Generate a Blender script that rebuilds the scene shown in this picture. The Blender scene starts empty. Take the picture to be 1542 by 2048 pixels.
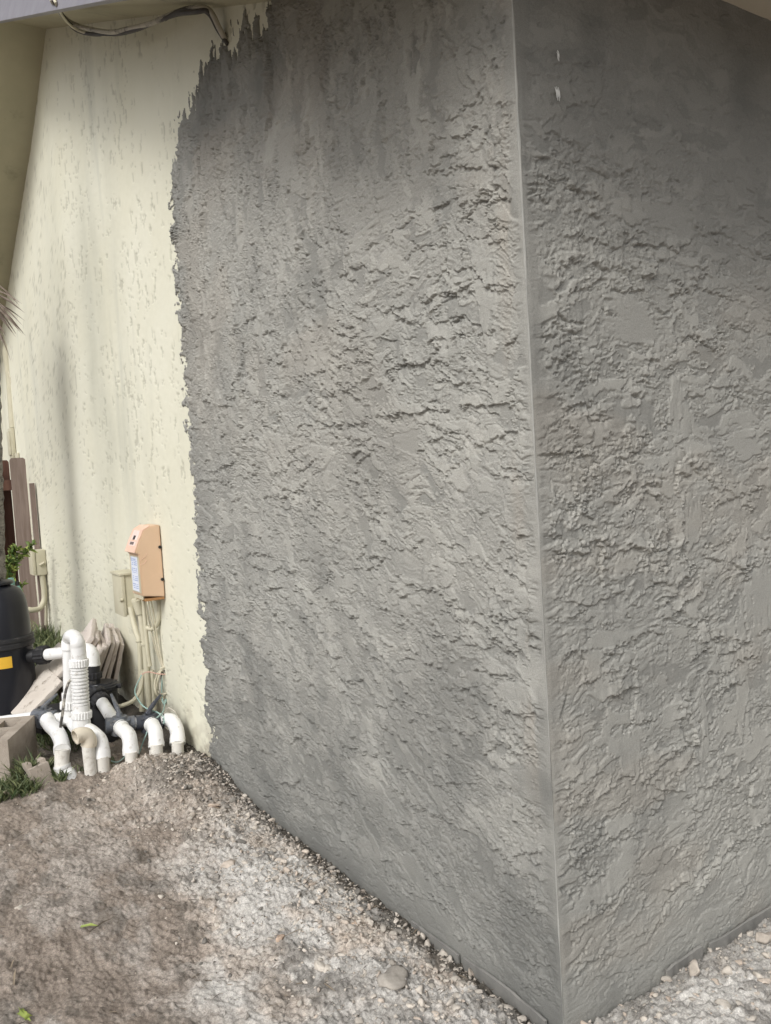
import bpy, bmesh, math, random
import numpy as np
from mathutils import Vector, Matrix
rnd = random.Random(7)
SC = bpy.context.scene
COL = SC.collection

# ------------------------------------------------------------------ camera
CAM = np.array([1.33899, -1.26483, 1.3]); YAW, PITCH, ROLL, FPX = 0.99786, -0.05703, -0.06073, 1640.0
_f = np.array([-math.sin(YAW)*math.cos(PITCH), math.cos(YAW)*math.cos(PITCH), math.sin(PITCH)])
_r0 = np.array([math.cos(YAW), math.sin(YAW), 0.0]); _u0 = np.cross(_r0, _f)
_c, _s = math.cos(ROLL), math.sin(ROLL)
_r = _c*_r0 + _s*_u0; _u = -_s*_r0 + _c*_u0
cd = bpy.data.cameras.new('camera'); cam = bpy.data.objects.new('camera', cd); COL.objects.link(cam)
cd.sensor_fit = 'VERTICAL'; cd.sensor_height = 32.0; cd.sensor_width = 24.0; cd.lens = 32.0*FPX/2048
cd.clip_start = 0.05; cd.clip_end = 500
cam.matrix_world = Matrix(((_r[0], _u[0], -_f[0], CAM[0]), (_r[1], _u[1], -_f[1], CAM[1]), (_r[2], _u[2], -_f[2], CAM[2]), (0, 0, 0, 1)))
SC.camera = cam

def P(px, py, axis, val):
    """point of the photograph on the world plane  axis = val"""
    d = _f + (px-771)/FPX*_r - (py-1024)/FPX*_u
    t = (val-CAM[axis])/d[axis]
    return Vector(CAM + t*d)
def PX(px, py, x): return P(px, py, 0, x)

# ------------------------------------------------------------------ world, sun, exposure
SUN_EL = math.radians(42); SUN_AZ = math.radians(148)      # azimuth measured from +Y towards +X
w = bpy.data.worlds.new('World'); SC.world = w; w.use_nodes = True
nt = w.node_tree; nt.nodes.clear()
sky = nt.nodes.new('ShaderNodeTexSky'); sky.sky_type = 'NISHITA'; sky.sun_disc = False
sky.sun_elevation = SUN_EL; sky.sun_rotation = SUN_AZ; sky.dust_density = 4.0; sky.air_density = 1.0
hs = nt.nodes.new('ShaderNodeHueSaturation'); hs.inputs['Saturation'].default_value = 0.22
bg = nt.nodes.new('ShaderNodeBackground'); bg.inputs['Strength'].default_value = 0.15
wo = nt.nodes.new('ShaderNodeOutputWorld')
nt.links.new(sky.outputs[0], hs.inputs['Color']); nt.links.new(hs.outputs[0], bg.inputs['Color']); nt.links.new(bg.outputs[0], wo.inputs[0])
sl = bpy.data.lights.new('sun', 'SUN'); sl.energy = 1.3; sl.angle = math.radians(20); sl.color = (1.0, 0.985, 0.96)
so = bpy.data.objects.new('sun', sl); COL.objects.link(so)
sd = Vector((math.sin(SUN_AZ)*math.cos(SUN_EL), math.cos(SUN_AZ)*math.cos(SUN_EL), math.sin(SUN_EL)))
so.rotation_euler = sd.to_track_quat('Z', 'Y').to_euler(); so.location = (-3, -4, 8)
SC.view_settings.view_transform = 'Standard'; SC.view_settings.look = 'None'
SC.view_settings.exposure = 0.16; SC.view_settings.gamma = 1.0
SC.render.film_transparent = False

# ------------------------------------------------------------------ numpy noise
def _hash(ix, iy, seed):
    h = (ix.astype(np.int64)*374761393 + iy.astype(np.int64)*668265263 + seed*1442695041) & 0xffffffff
    h = ((h ^ (h >> 13))*1274126177) & 0xffffffff
    h = h ^ (h >> 16)
    return (h & 0xffff).astype(np.float32)/65535.0
def vn(x, y, seed=0):
    x = np.asarray(x, np.float32); y = np.asarray(y, np.float32)
    x0 = np.floor(x); y0 = np.floor(y); fx = x-x0; fy = y-y0
    fx = fx*fx*fx*(fx*(fx*6-15)+10); fy = fy*fy*fy*(fy*(fy*6-15)+10)
    x0 = x0.astype(np.int64); y0 = y0.astype(np.int64)
    a = _hash(x0, y0, seed); b = _hash(x0+1, y0, seed); c = _hash(x0, y0+1, seed); d = _hash(x0+1, y0+1, seed)
    return (a*(1-fx)+b*fx)*(1-fy) + (c*(1-fx)+d*fx)*fy
def fbm(x, y, seed=0, o=4, g=0.5):
    s = 0; a = 1; t = 0
    for i in range(o):
        k = 0.6+i*1.1; ck, sk = math.cos(k), math.sin(k); f = 2.03**i
        s = s + a*vn((x*ck-y*sk)*f+17.3*i, (x*sk+y*ck)*f-9.1*i, seed+i*31); t += a; a *= g
    return s/t
def sst(a, b, x):
    t = np.clip((x-a)/(b-a), 0, 1); return t*t*(3-2*t)
def rot(u, v, deg):
    c, s = math.cos(math.radians(deg)), math.sin(math.radians(deg)); return u*c+v*s, -u*s+v*c

# ------------------------------------------------------------------ mesh helpers
def link(name, me, mat, parent=None):
    o = bpy.data.objects.new(name, me); COL.objects.link(o)
    if mat: me.materials.append(mat)
    if parent: o.parent = parent
    return o
def tag(o, label=None, cat=None, group=None, kind=None):
    if label: o['label'] = label
    if cat: o['category'] = cat
    if group: o['group'] = group
    if kind: o['kind'] = kind
    return o
def empty(name, loc, label, cat, group=None):
    o = bpy.data.objects.new(name, None); COL.objects.link(o); o.empty_display_size = 0.1
    o['at'] = list(loc); return tag(o, label, cat, group)
def np_mesh(name, co, quads, attrs=None, smooth=True):
    me = bpy.data.meshes.new(name)
    n = len(co); q = len(quads); k = quads.shape[1]
    me.vertices.add(n); me.vertices.foreach_set('co', np.ascontiguousarray(co, np.float32).ravel())
    me.loops.add(q*k); me.loops.foreach_set('vertex_index', np.ascontiguousarray(quads, np.int32).ravel())
    me.polygons.add(q); me.polygons.foreach_set('loop_start', np.arange(0, q*k, k, dtype=np.int32))
    me.update(calc_edges=True)
    for a, val in (attrs or {}).items():
        at = me.attributes.new(a, 'FLOAT', 'POINT'); at.data.foreach_set('value', np.ascontiguousarray(val, np.float32).ravel())
    if smooth: me.polygons.foreach_set('use_smooth', np.ones(q, bool))
    me.update(); return me
def grid_quads(nu, nv, flip=False):
    i = np.arange(nu-1)[:, None]*nv + np.arange(nv-1)[None, :]
    q = np.stack([i, i+nv, i+nv+1, i+1], -1).reshape(-1, 4)
    return q[:, ::-1] if flip else q
def steps(a, b, fn):
    out = [a]
    while out[-1] < b: out.append(out[-1]+fn(out[-1]))
    out[-1] = b; return np.array(out, np.float32)
def bm_obj(name, bm, mat, parent=None, smooth=False):
    me = bpy.data.meshes.new(name); bmesh.ops.recalc_face_normals(bm, faces=bm.faces[:]); bm.to_mesh(me); bm.free()
    if smooth:
        me.polygons.foreach_set('use_smooth', np.ones(len(me.polygons), bool))
        try: me.set_sharp_from_angle(angle=math.radians(40))
        except Exception: pass
    me.update(); return link(name, me, mat, parent)
def smooth_path(pts, n=8):
    pts = [Vector(p) for p in pts]
    if len(pts) < 3: return pts
    out = []
    for i in range(len(pts)-1):
        p0 = pts[i-1] if i else pts[0]*2-pts[1]; p1 = pts[i]; p2 = pts[i+1]; p3 = pts[i+2] if i+2 < len(pts) else pts[-1]*2-pts[-2]
        for k in range(n):
            t = k/n
            out.append(0.5*((2*p1)+(p2-p0)*t+(2*p0-5*p1+4*p2-p3)*t*t+(3*p1-p0-3*p2+p3)*t*t*t))
    out.append(pts[-1]); return out
def add_tube(bm, path, r, seg=16, cap=True):
    """sweep a circle along path; r a number or a list of one per point"""
    path = [Vector(p) for p in path]; n = len(path)
    rs = list(r) if hasattr(r, '__len__') else [r]*n
    rings = []; ref = None
    for i, p in enumerate(path):
        t = (path[min(i+1, n-1)]-path[max(i-1, 0)]).normalized()
        if ref is None:
            ref = Vector((0, 0, 1)) if abs(t.z) < 0.9 else Vector((1, 0, 0))
        a = (ref - t*ref.dot(t)).normalized(); b = t.cross(a); ref = a
        rings.append([bm.verts.new(p + (a*math.cos(2*math.pi*k/seg)+b*math.sin(2*math.pi*k/seg))*rs[i]) for k in range(seg)])
    for i in range(n-1):
        for k in range(seg):
            bm.faces.new((rings[i][k], rings[i][(k+1) % seg], rings[i+1][(k+1) % seg], rings[i+1][k]))
    if cap:
        bm.faces.new(rings[0][::-1]); bm.faces.new(rings[-1])
def seglathe(a, b, prof):
    """path and radii along axis a->b from profile [(t, r)] with t in 0..1"""
    a = Vector(a); b = Vector(b)
    return [a.lerp(b, t) for t, _ in prof], [r for _, r in prof]
def tube(name, pts, r, mat, parent=None, seg=16, sm=0, cap=True):
    bm = bmesh.new(); path = smooth_path(pts, sm) if sm else pts
    add_tube(bm, path, r if not hasattr(r, '__len__') or len(r) == len(path) else list(np.interp(np.linspace(0, 1, len(path)), np.linspace(0, 1, len(r)), r)), seg, cap)
    return bm_obj(name, bm, mat, parent, True)
def lathe(name, a, b, prof, mat, parent=None, seg=28):
    bm = bmesh.new(); p, r = seglathe(a, b, prof); add_tube_lathe(bm, p, r, seg); return bm_obj(name, bm, mat, parent, True)
def add_tube_lathe(bm, path, rs, seg):
    t = (path[-1]-path[0]).normalized(); ref = Vector((0, 0, 1)) if abs(t.z) < 0.9 else Vector((1, 0, 0))
    a = (ref-t*ref.dot(t)).normalized(); b = t.cross(a); rings = []
    for p, r in zip(path, rs):
        rings.append([bm.verts.new(p+(a*math.cos(2*math.pi*k/seg)+b*math.sin(2*math.pi*k/seg))*max(r, 1e-4)) for k in range(seg)])
    for i in range(len(rings)-1):
        for k in range(seg):
            bm.faces.new((rings[i][k], rings[i][(k+1) % seg], rings[i+1][(k+1) % seg], rings[i+1][k]))
    bm.faces.new(rings[0][::-1]); bm.faces.new(rings[-1])
def add_box(bm, lo, hi, M=None, bev=0.0):
    c = [(lo[i]+hi[i])/2 for i in range(3)]; s = [hi[i]-lo[i] for i in range(3)]
    g = bmesh.ops.create_cube(bm, size=1, matrix=Matrix.Translation(c) @ Matrix.Diagonal((*s, 1)))
    if bev:
        vs = g['verts']; es = list({e for v in vs for e in v.link_edges})
        r = bmesh.ops.bevel(bm, geom=es, offset=bev, segments=2, affect='EDGES', profile=0.6)
        vs = list({v for f in r['faces'] for v in f.verts} | {v for v in vs if v.is_valid})
    else: vs = g['verts']
    if M is not None: bmesh.ops.transform(bm, matrix=M, verts=vs)
    return vs
def box(name, lo, hi, mat, parent=None, M=None, bev=0.0):
    bm = bmesh.new(); add_box(bm, lo, hi, M, bev); return bm_obj(name, bm, mat, parent, bev > 0)
def prism(name, poly, axis_vec, mat, parent=None, bev=0.0):
    """extrude a 3-D polygon by axis_vec"""
    bm = bmesh.new(); vs = [bm.verts.new(p) for p in poly]; f = bm.faces.new(vs)
    r = bmesh.ops.extrude_face_region(bm, geom=[f]); bmesh.ops.translate(bm, vec=axis_vec, verts=[v for v in r['geom'] if isinstance(v, bmesh.types.BMVert)])
    if bev: bmesh.ops.bevel(bm, geom=bm.edges[:], offset=bev, segments=2, affect='EDGES')
    return bm_obj(name, bm, mat, parent, bev > 0)

# ------------------------------------------------------------------ materials
def srgb(r, g, b): return tuple(((c/255+0.055)/1.055)**2.4 if c > 10 else c/255/12.92 for c in (r, g, b))
class NT:
    def __init__(s, name):
        s.m = bpy.data.materials.new(name); s.m.use_nodes = True; s.t = s.m.node_tree; s.b = s.t.nodes['Principled BSDF']
    def n(s, typ, **kw):
        nd = s.t.nodes.new(typ)
        for k, v in kw.items():
            if k in nd.inputs: nd.inputs[k].default_value = v
            else: setattr(nd, k, v)
        return nd
    def l(s, a, b): s.t.links.new(a, b)
    def coord(s, scale=(1, 1, 1)):
        tc = s.n('ShaderNodeTexCoord'); mp = s.n('ShaderNodeMapping'); mp.inputs['Scale'].default_value = scale
        s.l(tc.outputs['Object'], mp.inputs['Vector']); return mp.outputs[0]
    def noise(s, vec, scale, detail=4, rough=0.55):
        nd = s.n('ShaderNodeTexNoise'); nd.inputs['Scale'].default_value = scale; nd.inputs['Detail'].default_value = detail
        nd.inputs['Roughness'].default_value = rough; s.l(vec, nd.inputs['Vector']); return nd.outputs[0]
    def ramp(s, fac, stops):
        nd = s.n('ShaderNodeValToRGB'); cr = nd.color_ramp
        while len(cr.elements) < len(stops): cr.elements.new(0.5)
        for e, (p, c) in zip(cr.elements, stops):
            e.position = p; e.color = (*c, 1) if hasattr(c, '__len__') else (c, c, c, 1)
        s.l(fac, nd.inputs[0]); return nd.outputs[0]
    def mix(s, fac, a, b, mode='MIX'):
        nd = s.n('ShaderNodeMix', data_type='RGBA', blend_type=mode)
        for sock, v in ((nd.inputs[0], fac), (nd.inputs[6], a), (nd.inputs[7], b)):
            if isinstance(v, bpy.types.NodeSocket): s.l(v, sock)
            elif hasattr(v, '__len__'): sock.default_value = (*v, 1)
            else: sock.default_value = v
        return nd.outputs[2]
    def attr(s, name):
        nd = s.n('ShaderNodeAttribute', attribute_name=name); return nd.outputs['Fac']
    def bump(s, h, strength, dist):
        nd = s.n('ShaderNodeBump'); nd.inputs['Strength'].default_value = strength; nd.inputs['Distance'].default_value = dist
        s.l(h, nd.inputs['Height']); s.l(nd.outputs[0], s.b.inputs['Normal'])
    def base(s, c):
        if isinstance(c, bpy.types.NodeSocket): s.l(c, s.b.inputs['Base Color'])
        else: s.b.inputs['Base Color'].default_value = (*c, 1)
    def rough(s, v): s.b.inputs['Roughness'].default_value = v

def simple(name, a, b, scale=8, rough=0.6, bump=0.0, bscale=60, dist=0.002, spec=0.4, stretch=(1, 1, 1), dirt=None, dscale=14, dlo=0.55, dhi=0.75):
    t = NT(name); v = t.coord(stretch); n1 = t.noise(v, scale, 6, 0.6)
    c = t.ramp(n1, [(0.3, a), (0.7, b)])
    if dirt: c = t.mix(t.ramp(t.noise(v, dscale, 8, 0.7), [(dlo, 0.0), (dhi, 1.0)]), c, dirt)
    t.base(c); t.rough(rough); t.b.inputs['Specular IOR Level'].default_value = spec
    if bump: t.bump(t.noise(v, bscale, 5, 0.6), bump, dist)
    return t.m

def plaster_mat():
    t = NT('fresh_cement_plaster'); v = t.coord()
    dark = t.mix(t.ramp(t.noise(v, 2.2, 5, 0.6), [(0.35, 0.0), (0.7, 1.0)]), (0.230, 0.229, 0.212), (0.266, 0.262, 0.240))
    light = t.mix(t.ramp(t.noise(v, 1.7, 6, 0.65), [(0.35, 0.0), (0.68, 1.0)]), (0.350, 0.346, 0.318), (0.398, 0.388, 0.352))
    c = t.mix(t.attr('coat'), dark, light)
    c = t.mix(t.attr('damp_shade'), c, (0.118, 0.120, 0.114))  # damp plaster, and the eave shade painted on the side wall
    c = t.mix(t.attr('sand'), c, (0.335, 0.295, 0.245))
    sp = t.ramp(t.noise(v, 420, 2, 0.6), [(0.3, 0.86), (0.7, 1.12)])
    c = t.mix(1.0, c, sp, 'MULTIPLY'); t.base(c); t.rough(0.9); t.b.inputs['Specular IOR Level'].default_value = 0.2
    t.bump(t.noise(v, 260, 4, 0.7), 0.55, 0.0024); return t.m
def cream_mat():
    t = NT('cream_painted_stucco'); v = t.coord(); vs = t.coord((1.6, 1, 0.22))
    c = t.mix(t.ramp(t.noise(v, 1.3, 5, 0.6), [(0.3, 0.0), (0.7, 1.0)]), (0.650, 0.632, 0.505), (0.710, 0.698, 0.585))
    st = t.ramp(t.noise(vs, 2.3, 6, 0.62), [(0.50, 0.0), (0.72, 1.0)])
    c = t.mix(t.mix(1.0, st, t.attr('stain'), 'MULTIPLY'), c, (0.36, 0.37, 0.32))
    sp = t.ramp(t.noise(v, 60, 6, 0.75), [(0.63, 0.0), (0.74, 1.0)])
    c = t.mix(t.mix(1.0, sp, (0.28, 0.28, 0.28), 'MULTIPLY'), c, (0.25, 0.25, 0.2))
    c = t.mix(t.attr('streak'), c, (0.37, 0.375, 0.315))
    c = t.mix(t.attr('pit'), c, (0.21, 0.20, 0.155))
    c = t.mix(t.attr('splash'), c, (0.30, 0.26, 0.20))
    t.base(c); t.rough(0.75); t.b.inputs['Specular IOR Level'].default_value = 0.3
    t.bump(t.noise(v, 150, 4, 0.6), 0.25, 0.0015); return t.m
def soil_mat():
    t = NT('rubble_soil'); v = t.coord()
    n1 = t.noise(v, 9, 10, 0.72); n2 = t.noise(v, 55, 8, 0.75); n3 = t.noise(v, 230, 4, 0.7)
    brown = t.mix(t.ramp(n1, [(0.35, 0.0), (0.65, 1.0)]), (0.190, 0.156, 0.127), (0.335, 0.285, 0.24))
    pale = t.mix(t.ramp(n1, [(0.35, 0.0), (0.62, 1.0)]), (0.45, 0.38, 0.315), (0.55, 0.49, 0.43))
    grey = t.mix(t.ramp(n1, [(0.4, 0.0), (0.6, 1.0)]), (0.43, 0.41, 0.38), (0.57, 0.55, 0.515))
    c = t.mix(t.attr('pale'), brown, pale); c = t.mix(t.attr('grey'), c, grey)
    c = t.mix(t.attr('damp_shade'), c, (0.10, 0.09, 0.076))
    c = t.mix(t.ramp(t.noise(v, 120, 5, 0.75), [(0.60, 0.0), (0.68, 0.7)]), c, (0.09, 0.075, 0.06))
    c = t.mix(t.ramp(t.noise(v, 95, 5, 0.8), [(0.64, 0.0), (0.72, 0.6)]), c, (0.55, 0.50, 0.44))
    c = t.mix(1.0, c, t.ramp(n2, [(0.3, 0.60), (0.5, 1.0), (0.72, 1.28)]), 'MULTIPLY')
    c = t.mix(1.0, c, t.ramp(n3, [(0.3, 0.62), (0.7, 1.3)]), 'MULTIPLY')
    t.base(c); t.rough(0.95); t.b.inputs['Specular IOR Level'].default_value = 0.15
    t.bump(n3, 0.6, 0.004); return t.m
def stone_mat(name='stone_chips'):
    t = NT(name); v = t.coord(); n1 = t.noise(v, 45, 6, 0.7)
    c = t.mix(t.attr('tone'), (0.16, 0.15, 0.135), (0.60, 0.545, 0.475))
    c = t.mix(t.attr('pink'), c, (0.47, 0.34, 0.25))
    c = t.mix(1.0, c, t.ramp(n1, [(0.3, 0.7), (0.7, 1.2)]), 'MULTIPLY'); t.base(c); t.rough(0.95)
    t.b.inputs['Specular IOR Level'].default_value = 0.15; t.bump(n1, 0.4, 0.003); return t.m
def blade_mat(name, a, b):
    t = NT(name); c = t.mix(t.attr('tone'), a, b); t.base(c); t.rough(0.6)
    return t.m

M_PL = plaster_mat(); M_CR = cream_mat(); M_SOIL = soil_mat(); M_ST = stone_mat()
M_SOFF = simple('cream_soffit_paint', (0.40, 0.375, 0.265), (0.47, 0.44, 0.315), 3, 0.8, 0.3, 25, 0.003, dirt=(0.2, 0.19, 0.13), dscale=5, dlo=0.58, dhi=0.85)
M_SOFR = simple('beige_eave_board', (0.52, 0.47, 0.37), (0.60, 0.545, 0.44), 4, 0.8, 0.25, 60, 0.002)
M_FAS = simple('violet_grey_fascia_paint', (0.215, 0.207, 0.235), (0.27, 0.262, 0.29), 5, 0.55, 0.15, 40, 0.002, stretch=(1, 1, 6))
M_ROOF = simple('roof_shingle', (0.16, 0.15, 0.14), (0.22, 0.2, 0.19), 20, 0.9, 0.4, 60)
M_PVC = simple('white_pvc', (0.70, 0.70, 0.69), (0.77, 0.77, 0.76), 6, 0.32, dirt=(0.36, 0.32, 0.26), dscale=30, dlo=0.56, dhi=0.74)
M_PVCD = simple('dusty_pvc', (0.62, 0.60, 0.55), (0.70, 0.68, 0.63), 9, 0.5, dirt=(0.34, 0.29, 0.23), dscale=30, dlo=0.52, dhi=0.74)
M_PVCT = simple('aged_tan_pvc', (0.60, 0.53, 0.42), (0.68, 0.62, 0.51), 7, 0.45, dirt=(0.36, 0.30, 0.23), dscale=22, dlo=0.58, dhi=0.8)
M_BLK = simple('black_filter_plastic', (0.008, 0.009, 0.013), (0.014, 0.015, 0.02), 4, 0.34, 0.08, 90, 0.001, dirt=(0.16, 0.16, 0.16), dscale=26, dlo=0.70, dhi=0.76)
M_BLKM = simple('matte_black_plastic', (0.012, 0.012, 0.014), (0.03, 0.03, 0.032), 12, 0.55, dirt=(0.17, 0.15, 0.13), dscale=18, dlo=0.6, dhi=0.8)
M_VAL = simple('grey_valve_plastic', (0.085, 0.095, 0.11), (0.13, 0.14, 0.16), 14, 0.5, dirt=(0.27, 0.25, 0.23), dscale=40, dlo=0.5, dhi=0.75)
M_VALD = simple('dark_valve_plastic', (0.03, 0.034, 0.045), (0.06, 0.065, 0.08), 14, 0.5, dirt=(0.2, 0.19, 0.18), dscale=40, dlo=0.52, dhi=0.78)
M_ORG = simple('sunfaded_tan_plastic', (0.585, 0.41, 0.275), (0.64, 0.46, 0.32), 3, 0.45, dirt=(0.66, 0.47, 0.32), dscale=10, dlo=0.55, dhi=0.85)
M_PNK = simple('bleached_pink_plastic', (0.70, 0.46, 0.34), (0.75, 0.53, 0.42), 12, 0.5)
M_BEI = simple('cream_painted_metal', (0.47, 0.44, 0.325), (0.54, 0.51, 0.39), 8, 0.6, dirt=(0.3, 0.28, 0.2), dscale=20, dlo=0.6, dhi=0.8)
M_LAB = simple('white_label', (0.66, 0.70, 0.80), (0.72, 0.75, 0.83), 20, 0.5)
M_INK = simple('blue_ink', (0.25, 0.33, 0.55), (0.33, 0.40, 0.6), 30, 0.6)
M_DARK = simple('black_screen', (0.01, 0.01, 0.012), (0.02, 0.02, 0.02), 10, 0.3)
M_YEL = simple('yellow_sticker', (0.68, 0.40, 0.03), (0.75, 0.45, 0.05), 10, 0.5)
M_WOOD = simple('weathered_fence_board', (0.155, 0.115, 0.095), (0.255, 0.20, 0.175), 7, 0.85, 0.5, 22, 0.004, stretch=(5, 5, 0.35), dirt=(0.09, 0.055, 0.045), dscale=9, dlo=0.58, dhi=0.8)
M_WOODR = simple('dark_red_brown_board', (0.075, 0.035, 0.025), (0.13, 0.065, 0.045), 7, 0.85, 0.5, 22, 0.004, stretch=(5, 5, 0.35))
M_BLOCK = simple('tan_concrete_block', (0.31, 0.265, 0.22), (0.43, 0.375, 0.315), 9, 0.95, 0.9, 110, 0.004, dirt=(0.19, 0.16, 0.13), dscale=7, dlo=0.55, dhi=0.8)
M_TILE = simple('pinkish_paver', (0.53, 0.465, 0.415), (0.65, 0.59, 0.54), 8, 0.9, 0.6, 80, 0.003, dirt=(0.19, 0.15, 0.125), dscale=16, dlo=0.56, dhi=0.72)
M_TILEW = simple('pale_whitewashed_paver', (0.49, 0.44, 0.385), (0.59, 0.545, 0.49), 8, 0.9, 0.6, 60, 0.003, dirt=(0.22, 0.18, 0.14), dscale=16, dlo=0.54, dhi=0.68)
M_BARK = simple('palm_bark', (0.15, 0.14, 0.125), (0.33, 0.31, 0.285), 10, 0.95, 1.0, 30, 0.02, stretch=(1, 1, 2.5), dirt=(0.06, 0.055, 0.05), dscale=18, dlo=0.52, dhi=0.65)
M_FROND = simple('dry_palm_frond', (0.16, 0.125, 0.10), (0.27, 0.22, 0.19), 20, 0.8)
M_LEAF = blade_mat('shrub_leaf', (0.05, 0.11, 0.025), (0.26, 0.31, 0.07))
M_GRASS = blade_mat('grass_blade', (0.040, 0.070, 0.022), (0.22, 0.24, 0.11))
M_STRAW = blade_mat('dead_twig', (0.05, 0.038, 0.028), (0.25, 0.2, 0.14))
M_WIREW = simple('cream_wire', (0.50, 0.46, 0.34), (0.60, 0.56, 0.44), 30, 0.6)
M_WIREG = simple('grey_cable_jacket', (0.40, 0.37, 0.31), (0.52, 0.49, 0.42), 12, 0.6, dirt=(0.06, 0.055, 0.05), dscale=5, dlo=0.5, dhi=0.6)
M_WIREK = simple('dark_cable_jacket', (0.045, 0.042, 0.04), (0.09, 0.08, 0.07), 12, 0.6)
M_WIREB = simple('faded_green_wire', (0.25, 0.40, 0.36), (0.36, 0.48, 0.44), 12, 0.6)
M_WIRER = simple('pink_wire', (0.55, 0.33, 0.26), (0.6, 0.4, 0.33), 12, 0.6)
M_TEAL = simple('pale_green_plastic', (0.20, 0.42, 0.36), (0.28, 0.5, 0.44), 12, 0.4)
M_WHITE = simple('chalk_white_scrape', (0.55, 0.55, 0.53), (0.75, 0.75, 0.73), 90, 0.8)

# ------------------------------------------------------------------ HOUSE
house = empty('house', (0, 0, 0), 'cream stucco house with a fresh grey cement coat on its corner', 'house')
EAVE = 2.445; RIDGE_X = -4.247; RIDGE_Z = 4.19
def rake(x):                                          # soffit height on the gable wall
    x = np.asarray(x, float)
    right = np.interp(-x, [0, 1.057, 2.098, 4.247], [2.40, 2.795, 3.251, 4.19])
    left = np.interp(-x, [4.247, 4.952, 5.987, 6.763, 8.6], [4.19, 3.74, 3.245, 2.84, 1.95])
    return np.where(-x < 4.247, right, left)

def _gmag(n, gu, gv):
    return np.sqrt((np.gradient(n, axis=0)/gu)**2+(np.gradient(n, axis=1)/gv)**2)+1e-3
def _coat(u, v, a, b, S, rg, rg2, z, gu, gv, lw):
    """one trowel direction: a along the stroke, b across it. Thin flat laps that end in crisp torn edges"""
    z1, z2, z3 = z
    n1 = fbm(a/.20, b/.075, S+10, 3, .5)
    r1 = n1*3.0 - b*15 + rg*.80+rg2*.55
    s1 = r1-np.floor(r1); G = _gmag(r1, gu, gv); up = s1/G; dn = (1-s1)/G
    m1 = sst(.42, .48, z1)*sst(.41, .47, fbm(a/.10, b/.035, S+21, 3)+rg*.25)*sst(280, 130, G)
    h1 = (.0046*np.exp(-up/.020)-.0056*np.exp(-dn/.008))*m1
    r2 = fbm(a/.055, b/.026, S+30, 3)*2.4 - b*36 + rg*1.0+rg2*.8
    s2 = r2-np.floor(r2); G = _gmag(r2, gu, gv); up = s2/G; dn = (1-s2)/G
    m2 = sst(.40, .50, z2)*sst(.485, .525, fbm(a/.030, b/.015, S+33, 3)+rg2*.25)*sst(460, 240, G)
    h2 = (.0024*np.exp(-up/.011)-.0036*np.exp(-dn/.005))*m2*(1-.4*m1)
    g3 = sst(.50, .58, fbm(a/.013, b/.0075, S+41, 3, .6)+rg2*.2); m3 = sst(.45, .57, z3)
    n2 = fbm(a/.085, b/.032, S+50, 3)+rg*.26+rg2*.18; d2 = (n2-.595)/_gmag(n2, gu, gv)
    p2 = sst(0, 1.0, d2/lw); e2 = sst(1.2, .3, np.abs(d2+lw*.6)/lw)
    n4 = fbm(a/.10, b/.040, S+60, 3)+rg*.24+rg2*.14; fl = sst(0, 1.2, (n4-.625)/_gmag(n4, gu, gv)/lw)
    n5 = fbm(a/.11, b/.045, S+70, 3)+rg*.25+rg2*.14; lo = sst(0, 1.2, (n5-.635)/_gmag(n5, gu, gv)/lw)*(1-fl)
    h = h1+h2+.0015*g3*m3+.0016*(vn(a/.11, b/.0048, S+45)-.5)*sst(.52, .42, z3)
    h = h*(1-.85*p2)+p2*.0030-.0014*e2
    h = h*(1-.96*fl)+.0026*fl; h = h*(1-.92*lo)-.0012*lo
    return h, np.clip(.56+.30*fl+.14*p2-.46*lo, 0, 1)-.05*m3*g3, np.maximum(fl, lo)
def stucco(u, v, seed, vert, diag=32, straight=0.0):
    """skim coat thrown on with a trowel: torn, lapped layers. vert 0..1 = how far the strokes run upright"""
    S = seed
    gu = np.gradient(u, axis=0); gv = np.gradient(v, axis=1); lw = np.maximum(.0042, 1.2*gu)
    wx = (fbm(u/.15, v/.15, S+1, 3)-.5)*.085; wy = (fbm(u/.15, v/.15, S+2, 3)-.5)*.085
    rg = fbm(u/.022, v/.017, S+3, 3, 0.55)-.5; rg2 = fbm(u/.0095, v/.0080, S+4, 2, .6)-.5
    uu = u+wx; vv = v+wy
    z = (fbm(u/.20, v/.18, S+20, 3), fbm(u/.16, v/.22, S+22, 3), fbm(u/.12, v/.13, S+23, 3))
    k = sst(.44, .56, fbm(u/.24, v/.24, S+13, 4)*.45+vert*.55+rg*.15)
    q = sst(.48, .55, fbm(u/.25, v/.25, S+14, 3)+rg*.15-straight)
    a0, b0 = rot(uu, vv, 3); a1, b1 = rot(uu, vv, diag); a2, b2 = rot(uu, vv, -97)
    h0, c0, f0 = _coat(u, v, a0, b0, S+100, rg, rg2, z, gu, gv, lw)
    h1, c1, f1 = _coat(u, v, a1, b1, S+200, rg, rg2, z, gu, gv, lw)
    h2, c2, f2 = _coat(u, v, a2*.72, b2*.66, S+300, rg*.9, rg2*.7, z, gu*.69, gv*.69, lw*1.05)
    mx = lambda x0, x1, x2: (x0*(1-q)+x1*q)*(1-k)+x2*k
    h = mx(h0, h1, h2*1.05); coat = mx(c0, c1, c2); f = mx(f0, f1, f2)
    h = h+.0009*(fbm(u/.0075, v/.006, S+80, 3, .65)-.5)*2*(1-.7*f)+.0010*(fbm(uu/.10, vv/.07, S+81, 2)-.5)
    return h, np.clip(coat*(.68+.64*fbm(u/.22, v/.16, S+82, 4)), 0, 1)

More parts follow.
